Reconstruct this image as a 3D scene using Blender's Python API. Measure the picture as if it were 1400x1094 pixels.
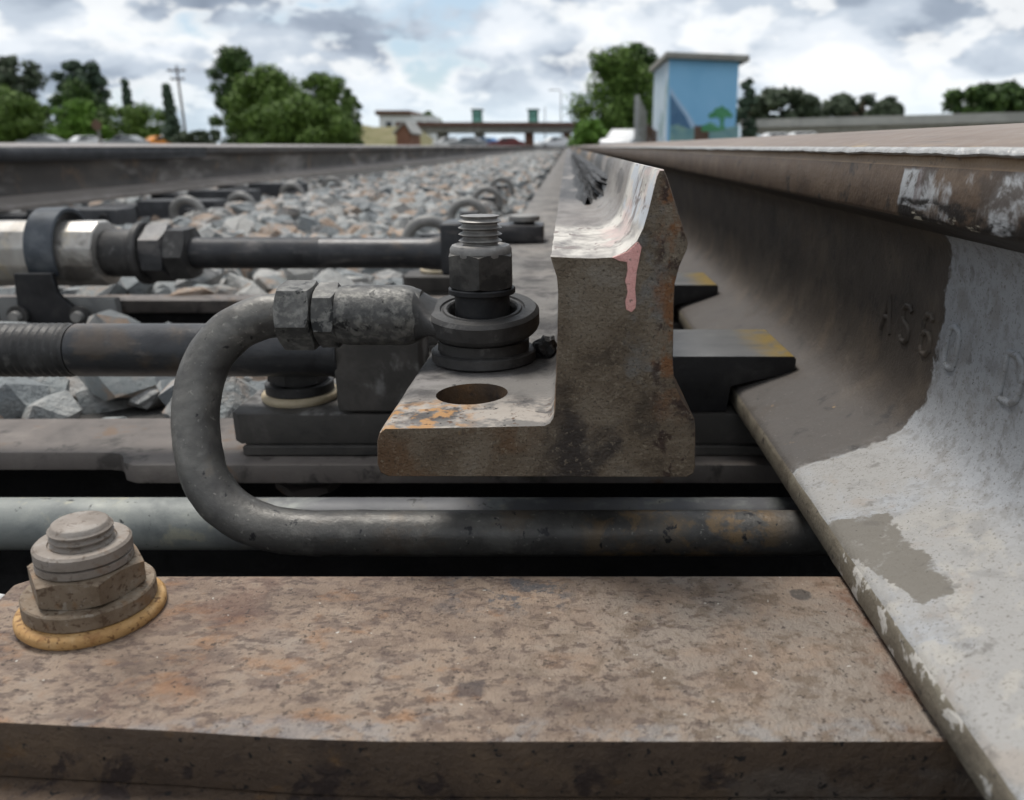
import bpy, bmesh, math, random
from mathutils import Vector, noise as mnoise, Matrix

R = math.radians
rnd = random.Random(7)
for o in list(bpy.data.objects):
    bpy.data.objects.remove(o)
scene = bpy.context.scene
COL = scene.collection

# ------------------------------------------------------------------ camera
CZ = 0.45                      # camera height above the surrounding ground; rail top is about here
F, PX, PY, PITCH = 1090.0, 775.0, 547.0, R(17.65)
cs, sn = math.cos(PITCH), math.sin(PITCH)
cam = bpy.data.cameras.new('camera')
cam_o = bpy.data.objects.new('camera', cam)
COL.objects.link(cam_o)
cam.sensor_width = 36.0
cam.lens = 36.0 * F / 1400.0
cam.shift_x = -(PX - 700.0) / 1400.0
cam.clip_start = 0.01
cam.clip_end = 3000
cam_o.location = (0, 0, CZ)
cam_o.rotation_euler = (math.pi / 2 - PITCH, 0, 0)
cam.dof.use_dof = True
cam.dof.focus_distance = 0.36
cam.dof.aperture_fstop = 12.0
scene.camera = cam_o

# ------------------------------------------------------------------ world and sun
SUN_EL, SUN_AZ = R(66), R(-42)         # azimuth from +Y towards +X
world = bpy.data.worlds.new('World')
scene.world = world
world.use_nodes = True
wn = world.node_tree
wn.nodes.clear()


class NB:
    """tiny node builder"""
    def __init__(s, nt):
        s.nt = nt

    def n(s, t, **kw):
        nd = s.nt.nodes.new(t)
        for k, v in kw.items():
            setattr(nd, k, v)
        return nd

    def put(s, sock, v):
        if isinstance(v, bpy.types.NodeSocket):
            s.nt.links.new(v, sock)
        elif isinstance(v, (tuple, list)) and len(v) == 3 and sock.type == 'RGBA':
            sock.default_value = (*v, 1)
        else:
            sock.default_value = v

    def math(s, op, a, b=0.0, clamp=False):
        nd = s.n('ShaderNodeMath', operation=op, use_clamp=clamp)
        s.put(nd.inputs[0], a)
        s.put(nd.inputs[1], b)
        return nd.outputs[0]

    def noise(s, vec, scale, detail=6, rough=0.6, dist=0.0):
        nd = s.n('ShaderNodeTexNoise')
        s.put(nd.inputs['Vector'], vec)
        s.put(nd.inputs['Scale'], scale)
        nd.inputs['Detail'].default_value = detail
        nd.inputs['Roughness'].default_value = rough
        nd.inputs['Distortion'].default_value = dist
        return nd.outputs[0]

    def vor(s, vec, scale, feature='F1'):
        nd = s.n('ShaderNodeTexVoronoi', feature=feature)
        s.put(nd.inputs['Vector'], vec)
        s.put(nd.inputs['Scale'], scale)
        return nd.outputs['Distance']

    def scl(s, vec, k, off=(0, 0, 0)):
        nd = s.n('ShaderNodeMapping')
        s.put(nd.inputs['Vector'], vec)
        nd.inputs['Scale'].default_value = k
        nd.inputs['Location'].default_value = off
        return nd.outputs[0]

    def step(s, v, a, b):
        nd = s.n('ShaderNodeMapRange', interpolation_type='SMOOTHSTEP')
        s.put(nd.inputs[0], v)
        nd.inputs[1].default_value = min(a, b)
        nd.inputs[2].default_value = max(a, b)
        nd.inputs[3].default_value, nd.inputs[4].default_value = (0, 1) if a < b else (1, 0)
        return nd.outputs[0]

    def mix(s, f, a, b, blend='MIX'):
        nd = s.n('ShaderNodeMix', data_type='RGBA', blend_type=blend)
        s.put(nd.inputs[0], f)
        s.put(nd.inputs[6], a)
        s.put(nd.inputs[7], b)
        return nd.outputs[2]

    def ramp(s, f, cols, interp='EASE', lo=0.3, hi=0.7):
        nd = s.n('ShaderNodeValToRGB')
        nd.color_ramp.interpolation = interp
        el = nd.color_ramp.elements
        n = len(cols)
        for i, c in enumerate(cols):
            p = lo + (hi - lo) * i / max(1, n - 1)
            if i < 2:
                e = el[i]
                e.position = p
            else:
                e = el.new(p)
            e.color = (*c, 1)
        s.put(nd.inputs[0], f)
        return nd.outputs[0]


def build_sky():
    b = NB(wn)
    out = b.n('ShaderNodeOutputWorld')
    bg = b.n('ShaderNodeBackground')
    bg.inputs['Strength'].default_value = 0.050
    sky = b.n('ShaderNodeTexSky', sky_type='NISHITA')
    sky.sun_disc = False
    sky.sun_elevation = SUN_EL
    sky.sun_rotation = SUN_AZ
    tc = b.n('ShaderNodeTexCoord')
    sep = b.n('ShaderNodeSeparateXYZ')
    b.put(sep.inputs[0], tc.outputs['Generated'])
    x, y, z = sep.outputs
    den = b.math('ADD', b.math('ABSOLUTE', z), 0.40)
    cmb = b.n('ShaderNodeCombineXYZ')
    b.put(cmb.inputs[0], b.math('DIVIDE', x, den))
    b.put(cmb.inputs[1], b.math('DIVIDE', y, den))
    cmb.inputs[2].default_value = 3.1
    p = cmb.outputs[0]
    big = b.noise(p, 1.5, 3, 0.5, 0.2)
    puff = b.noise(p, 4.2, 8, 0.56, 0.12)
    cover = b.step(b.math('ADD', b.math('MULTIPLY', big, 0.5), b.math('MULTIPLY', puff, 0.62)), 0.38, 0.47)
    shade = b.noise(b.scl(p, (1, 1, 1), (7.3, 1.7, 0.4)), 2.3, 8, 0.52, 0.2)
    cloud = b.ramp(shade, [(9.6, 9.8, 10.0), (8.2, 8.7, 9.3), (5.6, 6.3, 7.2), (3.4, 4.0, 4.9), (2.5, 3.0, 3.8)], lo=0.36, hi=0.66)
    # bright rims where the cover thins
    rim = b.step(puff, 0.50, 0.43)
    cloud = b.mix(b.math('MULTIPLY', rim, 0.75), cloud, (9.8, 9.95, 10.0))
    gap = b.mix(0.45, sky.outputs[0], (6.6, 8.3, 9.8))
    col = b.mix(cover, gap, cloud)
    # pale band low over the horizon
    low = b.step(z, 0.085, 0.01)
    col = b.mix(b.math('MULTIPLY', low, 0.62), col, (7.6, 8.9, 9.8))
    b.put(bg.inputs['Color'], col)
    b.put(out.inputs[0], bg.outputs[0])


build_sky()
sun = bpy.data.lights.new('sun', 'SUN')
sun.energy = 1.5
sun.angle = R(18)
sun.color = (1.0, 0.96, 0.9)
sun_o = bpy.data.objects.new('sun', sun)
COL.objects.link(sun_o)
sd = Vector((math.sin(SUN_AZ) * math.cos(SUN_EL), math.cos(SUN_AZ) * math.cos(SUN_EL), math.sin(SUN_EL)))
sun_o.rotation_euler = sd.to_track_quat('Z', 'Y').to_euler()
sun_o.location = sd * 20
scene.view_settings.view_transform = 'Standard'
scene.view_settings.look = 'None'
scene.view_settings.exposure = 1.08
scene.view_settings.gamma = 1.0
scene.render.engine = 'CYCLES'
scene.cycles.use_denoising = True
scene.cycles.max_bounces = 6
scene.cycles.diffuse_bounces = 3
scene.cycles.glossy_bounces = 3
scene.cycles.adaptive_threshold = 0.02


# ------------------------------------------------------------------ helpers
def at(px, py, Y):
    """world point at depth Y seen at a pixel of the 1400 px wide photograph"""
    cx, cy = (px - PX) / F, (PY - py) / F
    wy, wz = cs + sn * cy, -sn + cs * cy
    t = Y / wy
    return Vector((cx * t, Y, CZ + wz * t))


def hz(h):
    return CZ - h


def material(name, cols, scale=60, rough=0.55, metal=0.0, over=(), bump=0.3, bscale=500, bdist=0.0006,
             stretch=(1, 1, 1), spec=0.28, rvar=0.12, perobj=0.0, island=False, detail=6):
    """base colours over a noise, then overlays (colour, scale, lo, hi, {stretch, gates, amt, rough, vor})"""
    m = bpy.data.materials.new(name)
    m.use_nodes = True
    nt = m.node_tree
    b = NB(nt)
    bs = nt.nodes['Principled BSDF']
    geo = b.n('ShaderNodeNewGeometry')
    pos = geo.outputs['Position']
    sep = b.n('ShaderNodeSeparateXYZ')
    b.put(sep.inputs[0], pos)
    axes = dict(zip('XYZ', sep.outputs))
    base = b.noise(b.scl(pos, stretch), scale, detail, 0.62, 0.25)
    if island:
        base = b.math('ADD', b.math('MULTIPLY', base, 0.35), b.math('ADD', b.math('MULTIPLY', geo.outputs['Random Per Island'], 0.42), 0.12))
    elif perobj:
        oi = b.n('ShaderNodeObjectInfo')
        base = b.math('ADD', b.math('MULTIPLY', base, 1 - perobj),
                      b.math('MULTIPLY', b.math('ADD', b.math('MULTIPLY', oi.outputs['Random'], 0.44), 0.28), perobj))
    col = b.ramp(base, cols)
    rgh = b.math('ADD', b.math('MULTIPLY', b.math('SUBTRACT', b.noise(pos, scale * 1.7, 5), 0.5), rvar * 2), rough)
    cache = {}
    for i, ov in enumerate(over):
        c, sc, lo, hi = ov[:4]
        k = ov[4] if len(ov) > 4 else {}
        v = b.scl(pos, k.get('stretch', (1, 1, 1)), (i * 3.7, i * 1.9, i * 5.3))
        if hi < 0:
            f = 1.0
        else:
            f = b.noise(v, sc, k.get('detail', 5), k.get('nr', 0.62), k.get('dist', 0.3))
            f = b.step(f, lo, hi)
        for (ax, a0, a1, wob, wsc) in k.get('gates', ()):
            if isinstance(ax, str):
                g = axes[ax]
            else:
                dn = b.n('ShaderNodeVectorMath', operation='DOT_PRODUCT')
                b.put(dn.inputs[0], pos)
                dn.inputs[1].default_value = ax
                g = dn.outputs['Value']
            if wob:
                if (i, wsc) not in cache:
                    cache[(i, wsc)] = b.math('SUBTRACT', b.noise(b.scl(pos, (1, 1, 1), (i, 9, 2)), wsc, 4, 0.65), 0.5)
                g = b.math('ADD', g, b.math('MULTIPLY', cache[(i, wsc)], wob * 2))
            f = b.math('MULTIPLY', f, b.step(g, a0, a1))
        f = b.math('MULTIPLY', f, k.get('amt', 1.0), True)
        col = b.mix(f, col, c)
        if 'rough' in k:
            mr = b.n('ShaderNodeMix', data_type='FLOAT')
            b.put(mr.inputs[0], f)
            b.put(mr.inputs[2], rgh)
            b.put(mr.inputs[3], k['rough'])
            rgh = mr.outputs[0]
    b.put(bs.inputs['Base Color'], col)
    b.put(bs.inputs['Roughness'], b.math('MAXIMUM', rgh, 0.12))
    bs.inputs['Metallic'].default_value = metal
    bs.inputs['Specular IOR Level'].default_value = spec
    if bump:
        bp = b.n('ShaderNodeBump')
        bp.inputs['Strength'].default_value = bump
        bp.inputs['Distance'].default_value = bdist
        hgt = b.math('ADD', b.noise(pos, bscale, 4, 0.65), b.math('MULTIPLY', b.noise(pos, bscale * 0.17, 4, 0.6), 1.2))
        b.put(bp.inputs['Height'], hgt)
        b.put(bs.inputs['Normal'], bp.outputs[0])
    return m


def link(name, bm, mats, parent=None, smooth=35.0, loc=None):
    """one mesh object; bm is in world coordinates and is moved to the parent's (or its own) origin"""
    me = bpy.data.meshes.new(name)
    org = Vector((0, 0, 0))
    if parent is not None:
        org = parent.matrix_world_loc if hasattr(parent, 'matrix_world_loc') else WLOC[parent.name]
    elif loc is not None:
        org = Vector(loc)
    bm.normal_update()
    bm.to_mesh(me)
    bm.free()
    me.transform(Matrix.Translation(-org))
    o = bpy.data.objects.new(name, me)
    COL.objects.link(o)
    for m in (mats if isinstance(mats, (list, tuple)) else [mats]):
        me.materials.append(m)
    if smooth:
        for p in me.polygons:
            p.use_smooth = True
        me.set_sharp_from_angle(angle=R(smooth))
    if parent is not None:
        o.parent = parent
    else:
        o.location = org
    WLOC[o.name] = org
    return o


WLOC = {}


def tag(o, label, cat, group=None, kind=None):
    o['label'] = label
    if cat:
        o['category'] = cat
    if group:
        o['group'] = group
    if kind:
        o['kind'] = kind
    return o


def thing(name, label, cat, loc, group=None):
    o = bpy.data.objects.new(name, None)
    COL.objects.link(o)
    o.empty_display_size = 0.02
    o.location = loc
    WLOC[o.name] = Vector(loc)
    return tag(o, label, cat, group)


def structure(o):
    o['kind'] = 'structure'
    return o


def bev(bm, w, seg=2, ang=30):
    bm.normal_update()
    es = [e for e in bm.edges if len(e.link_faces) == 2 and e.calc_face_angle(0) > R(ang)]
    if es:
        bmesh.ops.bevel(bm, geom=es, offset=w, segments=seg, affect='EDGES', clamp_overlap=True, profile=0.6)
    return bm


def box(bm, x0, x1, y0, y1, z0, z1):
    vs = [bm.verts.new((x, y, z)) for z in (min(z0, z1), max(z0, z1)) for y in (min(y0, y1), max(y0, y1)) for x in (min(x0, x1), max(x0, x1))]
    for f in ((0, 2, 3, 1), (4, 5, 7, 6), (0, 1, 5, 4), (2, 6, 7, 3), (0, 4, 6, 2), (1, 3, 7, 5)):
        bm.faces.new([vs[i] for i in f])
    return bm


def NBM():
    return bmesh.new()


def boxm(*a, w=0.0, seg=2):
    bm = box(NBM(), *a)
    if w:
        bev(bm, w, seg)
    return bm


def prism(bm, poly, z0, z1):
    """plan polygon (x, y) between two heights"""
    lo = [bm.verts.new((x, y, z0)) for x, y in poly]
    hi = [bm.verts.new((x, y, z1)) for x, y in poly]
    n = len(poly)
    bm.faces.new(lo[::-1])
    bm.faces.new(hi)
    for i in range(n):
        bm.faces.new((lo[i], lo[(i + 1) % n], hi[(i + 1) % n], hi[i]))
    bmesh.ops.recalc_face_normals(bm, faces=bm.faces)
    return bm


def lathe(bm, prof, org, axis='Z', seg=40, rot=0.0, squash=None):
    """profile (r, t) turned about an axis through org"""
    org = Vector(org)
    rings = []
    for r, t in prof:
        ring = []
        if r < 1e-6:
            p = Vector((0, 0, t))
            ring = [p]
        else:
            for k in range(seg):
                a = rot + 2 * math.pi * k / seg
                ring.append(Vector((r * math.cos(a), r * math.sin(a), t)))
        q = []
        for p in ring:
            if axis == 'X':
                p = Vector((p.z, p.x, p.y))
            elif axis == 'Y':
                p = Vector((p.x, p.z, p.y))
            q.append(bm.verts.new(org + p))
        rings.append(q)
    for a, c in zip(rings, rings[1:]):
        if len(a) == 1 and len(c) == 1:
            continue
        if len(a) == 1:
            for k in range(seg):
                bm.faces.new((a[0], c[(k + 1) % seg], c[k]))
        elif len(c) == 1:
            for k in range(seg):
                bm.faces.new((a[k], a[(k + 1) % seg], c[0]))
        else:
            for k in range(seg):
                bm.faces.new((a[k], a[(k + 1) % seg], c[(k + 1) % seg], c[k]))
    bmesh.ops.recalc_face_normals(bm, faces=bm.faces)
    return bm


def hexnut(bm, Rc, t0, t1, org, axis='Z', rot=0.0, hole=0.0, ch=0.12):
    """hexagon with chamfered corners at both ends (cut by a cone)"""
    org = Vector(org)
    seg = 72
    af = Rc * math.cos(math.pi / 6)
    H = t1 - t0
    drop = (Rc - af) * 0.6

    def rad(a):
        a = (a % (math.pi / 3)) - math.pi / 6
        return af / math.cos(a)
    prof = [('c', t0), ('r', t0), ('e', t0), ('e', t1), ('r', t1), ('c', t1)]
    rings = []
    for kind, t in prof:
        q = []
        for k in range(seg):
            a = 2 * math.pi * k / seg
            rr = rad(a)
            tt = t
            if kind == 'c':
                r = hole if hole else 0.0005
            elif kind == 'r':
                r = af * 0.985
            else:
                r = rr
                d = (rr - af) * 0.5
                tt = t + d if t == t0 else t - d
            p = Vector((r * math.cos(a + rot), r * math.sin(a + rot), tt))
            if axis == 'X':
                p = Vector((p.z, p.x, p.y))
            q.append(bm.verts.new(org + p))
        rings.append(q)
    for a, c in zip(rings, rings[1:]):
        for k in range(seg):
            bm.faces.new((a[k], a[(k + 1) % seg], c[(k + 1) % seg], c[k]))
    bm.faces.new(rings[0][::-1])
    bm.faces.new(rings[-1])
    bmesh.ops.recalc_face_normals(bm, faces=bm.faces)
    return bm


def thread(r, t0, t1, pitch, depth, flat=0.66):
    pr = [(0, t0), (r - depth, t0)]
    t = t0
    while t + pitch <= t1 + 1e-6:
        pr += [(r - depth, t + pitch * 0.18), (r, t + pitch * 0.5), (r, t + pitch * flat), (r - depth, t + pitch * 0.96)]
        t += pitch
    return pr


def smooth_path(pts, n=8):
    out = []
    P = [Vector(p) for p in pts]
    for i in range(len(P) - 1):
        p0, p1, p2, p3 = P[max(i - 1, 0)], P[i], P[i + 1], P[min(i + 2, len(P) - 1)]
        for k in range(n):
            t = k / n
            out.append(0.5 * ((2 * p1) + (p2 - p0) * t + (2 * p0 - 5 * p1 + 4 * p2 - p3) * t * t + (3 * p1 - p0 - 3 * p2 + p3) * t ** 3))
    out.append(P[-1])
    return out


def tube(bm, pts, r, seg=24, cap=True):
    pts = [Vector(p) for p in pts]
    rr = r if isinstance(r, (list, tuple)) else [r] * len(pts)
    tan0 = (pts[1] - pts[0]).normalized()
    up = Vector((0, 0, 1)) if abs(tan0.z) < 0.9 else Vector((0, 1, 0))
    nrm = (up - tan0 * up.dot(tan0)).normalized()
    rings = []
    for i, p in enumerate(pts):
        t = (pts[min(i + 1, len(pts) - 1)] - pts[max(i - 1, 0)]).normalized()
        nrm = (nrm - t * nrm.dot(t)).normalized()
        bi = t.cross(nrm)
        rings.append([bm.verts.new(p + (nrm * math.cos(2 * math.pi * k / seg) + bi * math.sin(2 * math.pi * k / seg)) * rr[i]) for k in range(seg)])
    for a, c in zip(rings, rings[1:]):
        for k in range(seg):
            bm.faces.new((a[k], a[(k + 1) % seg], c[(k + 1) % seg], c[k]))
    if cap:
        bm.faces.new(rings[0][::-1])
        bm.faces.new(rings[-1])
    bmesh.ops.recalc_face_normals(bm, faces=bm.faces)
    return bm


def extrude_profile(bm, prof, ys, matidx, capidx, jit=None):
    """closed profile of (X, h) swept along Y; matidx per segment"""
    n = len(prof)
    rows = []
    for y in ys:
        row = []
        for i, (x, h) in enumerate(prof):
            dx, dh = jit(i, y) if jit else (0, 0)
            row.append(bm.verts.new((x + dx, y, hz(h + dh))))
        rows.append(row)
    for a, c in zip(rows, rows[1:]):
        for i in range(n):
            f = bm.faces.new((a[i], a[(i + 1) % n], c[(i + 1) % n], c[i]))
            f.material_index = matidx[i]
    f0 = bm.faces.new(rows[0])
    f1 = bm.faces.new(rows[-1][::-1])
    f0.material_index = f1.material_index = capidx
    bmesh.ops.recalc_face_normals(bm, faces=bm.faces)
    return bm


# ------------------------------------------------------------------ materials
PAINT_Y = 0.372
ZF = hz(0.17)
_pt = ('Y', PAINT_Y + 0.0015, PAINT_Y - 0.0015, 0.010, 90)
_ft = ('Z', hz(0.126), hz(0.146), 0.006, 40)
m_web = material('rail_web_and_foot', [(0.048, 0.041, 0.036), (0.076, 0.063, 0.053), (0.108, 0.088, 0.070)], 30, 0.6, 0.1, over=[
    ((0.12, 0.093, 0.07), 22, 0.5, 0.68, dict(amt=0.6)),
    ((0.098, 0.090, 0.085), 26, 0.25, 0.5, dict(amt=0.8, gates=[_ft])),
    ((0.035, 0.033, 0.034), 55, 0.60, 0.70, dict(amt=0.6)),
    ((0.20, 0.185, 0.17), 500, 0.68, 0.72, dict(amt=0.7, detail=2, gates=[_ft])),
    ((0.03, 0.03, 0.03), 150, 0.69, 0.73, dict(amt=0.9, detail=3)),
    ((0.20, 0.195, 0.19), 300, 0.40, 0.62, dict(amt=0.55, gates=[('Y', PAINT_Y + 0.012, PAINT_Y - 0.004, 0.006, 60), _ft])),
    # whitewash
    ((0.33, 0.34, 0.355), 30, -1, -1, dict(gates=[_pt], rough=0.62)),
    ((0.19, 0.185, 0.18), 150, 0.48, 0.66, dict(gates=[_pt], amt=0.6)),
    ((0.315, 0.305, 0.29), 30, 0.30, 0.5, dict(gates=[_pt, _ft], amt=0.85)),
    ((0.24, 0.235, 0.228), 60, 0.50, 0.66, dict(gates=[_pt], amt=0.7)),
    ((0.385, 0.365, 0.33), 70, 0.5, 0.62, dict(gates=[('Y', PAINT_Y - 0.05, PAINT_Y - 0.10, 0.012, 80), _ft], amt=0.7)),
    ((0.29, 0.25, 0.215), 38, 0.54, 0.68, dict(gates=[_pt, _ft], amt=0.6)),
    # bare patch where the whitewash has flaked off the foot
    ((0.155, 0.142, 0.122), 150, 0.20, 0.46, dict(amt=0.95, gates=[_ft, ((1, 0.23, 0), 0.1793, 0.1799, 0.0035, 150), ('X', 0.1365, 0.1350, 0.007, 120), ('Y', 0.243, 0.2445, 0.006, 130), ((0.34, 1, 0), 0.3545, 0.3530, 0.006, 130)])),
    ((0.13, 0.115, 0.10), 800, 0.58, 0.66, dict(gates=[_pt], amt=0.65, detail=3)),
    ((0.05, 0.045, 0.04), 420, 0.69, 0.73, dict(gates=[_pt], amt=0.8, detail=3)),
    ((0.11, 0.10, 0.09), 90, 0.60, 0.70, dict(gates=[_pt], amt=0.5)),
    ((0.45, 0.30, 0.15), 70, 0.71, 0.76, dict(amt=0.7, gates=[_ft])),
], bump=0.5, bscale=450, bdist=0.0009)
m_foot = m_web
m_footedge = material('rail_foot_edge', [(0.10, 0.085, 0.066), (0.15, 0.13, 0.10), (0.20, 0.18, 0.14)], 45, 0.7, 0.0, over=[
    ((0.44, 0.42, 0.39), 90, 0.55, 0.60, dict(gates=[('Y', 0.30, 0.29, 0.02, 60)])),
    ((0.06, 0.05, 0.045), 180, 0.62, 0.68, {}),
], bump=0.6, bscale=400, bdist=0.001)
m_headtop = material('rail_head_top', [(0.145, 0.100, 0.072), (0.205, 0.150, 0.113), (0.26, 0.20, 0.157)], 55, 0.42, 0.25, stretch=(1.0, 0.06, 1.0), over=[
    ((0.36, 0.26, 0.15), 60, 0.56, 0.68, dict(stretch=(2, 0.35, 2), amt=0.7, gates=[('X', 0.166, 0.158, 0.002, 90)])),
    ((0.11, 0.09, 0.075), 150, 0.62, 0.72, dict(stretch=(1.6, 0.08, 1))),
    ((0.40, 0.36, 0.32), 160, 0.64, 0.74, dict(stretch=(1.6, 0.05, 1), amt=0.6)),
], bump=0.25, bscale=300, bdist=0.0004, rvar=0.1)
m_lip = material('rail_gauge_lip', [(0.30, 0.285, 0.27), (0.40, 0.39, 0.375), (0.52, 0.51, 0.50)], 120, 0.36, 0.5, over=[
    ((0.25, 0.22, 0.19), 260, 0.62, 0.70, dict(amt=0.8)),
], bump=0.8, bscale=350, bdist=0.0012)
m_strip = material('rail_gauge_strip', [(0.15, 0.095, 0.055), (0.21, 0.14, 0.082), (0.26, 0.185, 0.12)], 40, 0.5, 0.15, stretch=(1, 0.3, 1), over=[
    ((0.09, 0.065, 0.045), 120, 0.6, 0.7, {}),
], bump=0.4)
gf_z0, gf_z1 = hz(0.030), hz(0.008)
m_gface = material('rail_gauge_face', [(0.062, 0.041, 0.028), (0.092, 0.062, 0.041), (0.125, 0.088, 0.060)], 45, 0.55, 0.1, stretch=(1, 0.6, 1), over=[
    ((0.03, 0.025, 0.022), 60, 0.57, 0.66, dict(amt=0.8)),
    # old grey paint dabbed on the side of the head
    ((0.33, 0.34, 0.35), 55, 0.85, 0.55, dict(gates=[('Y', 0.3735, 0.3715, 0.002, 200), ('Y', 0.338, 0.345, 0.006, 120), ('Z', hz(0.0265), hz(0.0245), 0.003, 90), ('Z', hz(0.0085), hz(0.0105), 0.002, 120)])),
    ((0.36, 0.37, 0.38), 70, 0.45, 0.58, dict(stretch=(1, 0.6, 0.5), gates=[('Y', 0.346, 0.336, 0.01, 90), ('Z', hz(0.008), hz(0.011), 0.003, 90)])),
    ((0.11, 0.08, 0.075), 55, 0.72, 0.36, dict(gates=[('Y', 0.358, 0.356, 0.001, 90), ('Y', 0.3485, 0.3505, 0.001, 100), ('Z', hz(0.0255), hz(0.024), 0.001, 90)])),
    ((0.055, 0.040, 0.03), 75, 0.46, 0.58, dict(gates=[('Y', 0.372, 0.366, 0.004, 90)], stretch=(1, 0.8, 1), amt=0.9)),
    ((0.02, 0.017, 0.015), 90, 0.40, 0.52, dict(stretch=(1, 0.35, 1.2), gates=[('Y', 0.372, 0.368, 0.004, 90), ('Z', hz(0.0205), hz(0.0225), 0.003, 70)])),
    ((0.42, 0.38, 0.30), 160, 0.58, 0.64, dict(stretch=(1, 0.35, 1), gates=[('Y', 0.372, 0.368, 0.004, 90), ('Z', hz(0.026), hz(0.028), 0.002, 70)])),
], bump=0.5, bscale=380)
m_under = material('rail_shade_steel', [(0.022, 0.019, 0.018), (0.034, 0.029, 0.026), (0.048, 0.04, 0.034)], 30, 0.65, 0.0, bump=0.4)  # steel darkened so the shadow under the head is in the colour
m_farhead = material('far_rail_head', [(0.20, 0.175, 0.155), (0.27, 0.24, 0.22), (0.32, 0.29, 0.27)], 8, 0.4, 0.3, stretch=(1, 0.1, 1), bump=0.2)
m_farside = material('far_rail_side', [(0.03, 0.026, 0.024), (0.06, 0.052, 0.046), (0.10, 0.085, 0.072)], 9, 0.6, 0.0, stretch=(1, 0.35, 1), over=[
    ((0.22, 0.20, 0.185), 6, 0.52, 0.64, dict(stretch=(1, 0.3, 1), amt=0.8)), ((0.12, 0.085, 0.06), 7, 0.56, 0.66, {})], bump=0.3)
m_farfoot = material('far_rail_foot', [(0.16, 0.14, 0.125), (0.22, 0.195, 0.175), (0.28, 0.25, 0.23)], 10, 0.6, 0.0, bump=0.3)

m_end = material('switch_end_face', [(0.075, 0.057, 0.041), (0.140, 0.108, 0.076), (0.188, 0.152, 0.112), (0.215, 0.185, 0.148)], 46, 0.58, 0.1, over=[
    ((0.17, 0.165, 0.155), 62, 0.45, 0.60, dict(amt=0.75, gates=[('X', 0.022, 0.028, 0.010, 90), ('X', 0.040, 0.037, 0.004, 130), ('Z', hz(0.118), hz(0.10), 0.02, 50)])),
    ((0.20, 0.085, 0.032), 65, 0.44, 0.56, dict(amt=0.9, gates=[('X', 0.033, 0.0395, 0.008, 110), ('Z', hz(0.110), hz(0.080), 0.02, 60)])),
    ((0.045, 0.027, 0.022), 85, 0.52, 0.60, dict(amt=0.9, gates=[('X', 0.034, 0.037, 0.003, 130)])),
    ((0.025, 0.021, 0.022), 26, 0.46, 0.60, dict(amt=0.85, gates=[('Z', hz(0.090), hz(0.112), 0.02, 40), ('X', -0.02, 0.0, 0.02, 40)])),
    ((0.13, 0.072, 0.036), 30, 0.46, 0.60, dict(amt=0.75, gates=[('Z', hz(0.108), hz(0.112), 0.004, 60), ('X', -0.005, -0.025, 0.02, 40)])),
    ((0.32, 0.20, 0.095), 110, 0.58, 0.66, dict(amt=0.9, gates=[('Z', hz(0.118), hz(0.113), 0.003, 90), ('X', -0.038, -0.048, 0.01, 90)])),
    ((0.028, 0.021, 0.016), 800, 0.55, 0.66, dict(detail=3, amt=0.6)),
    ((0.27, 0.225, 0.165), 560, 0.58, 0.68, dict(detail=3, amt=0.55)),
], bump=1.0, bscale=700, bdist=0.0016)
m_scoop = material('switch_machined_top', [(0.15, 0.13, 0.115), (0.23, 0.205, 0.185), (0.30, 0.275, 0.25)], 45, 0.45, 0.15, stretch=(1.0, 0.35, 1.0), over=[
    ((0.10, 0.09, 0.085), 60, 0.52, 0.66, dict(stretch=(1.2, 0.25, 1.2), amt=0.75)),
    ((0.028, 0.026, 0.026), 22, 0.40, 0.52, dict(gates=[('Y', 0.58, 0.70, 0.05, 30)], stretch=(1, 0.2, 1), amt=0.85)),
    ((0.30, 0.18, 0.08), 22, 0.5, 0.6, dict(gates=[('Y', 0.6, 0.75, 0.05, 30), ('Z', hz(0.022), hz(0.016), 0.002, 30)], stretch=(1, 0.12, 1))),
    # pale paint along the cut end
    ((0.58, 0.55, 0.50), 70, 0.70, 0.40, dict(gates=[('Y', 0.445, 0.425, 0.016, 50)], stretch=(1, 0.4, 1), rough=0.6)),
    ((0.52, 0.40, 0.37), 60, 0.50, 0.62, dict(gates=[('Y', 0.42, 0.40, 0.016, 50), ('X', 0.012, 0.02, 0.004, 60)], stretch=(1, 0.4, 1), amt=0.75)),
    ((0.46, 0.49, 0.53), 60, 0.42, 0.55, dict(gates=[('Y', 0.44, 0.42, 0.016, 50), ('Z', hz(0.032), hz(0.028), 0.002, 60)], stretch=(1, 0.4, 1), amt=0.85)),
    ((0.20, 0.165, 0.15), 120, 0.585, 0.66, dict(stretch=(1, 0.3, 1), gates=[('Y', 0.445, 0.425, 0.016, 50)], amt=0.9)),
    ((0.17, 0.14, 0.13), 26, 0.56, 0.62, dict(stretch=(0.6, 1.4, 0.8), gates=[('Y', 0.40, 0.38, 0.012, 70)], amt=0.8)),
], bump=0.5, bscale=300, bdist=0.0008)
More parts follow.
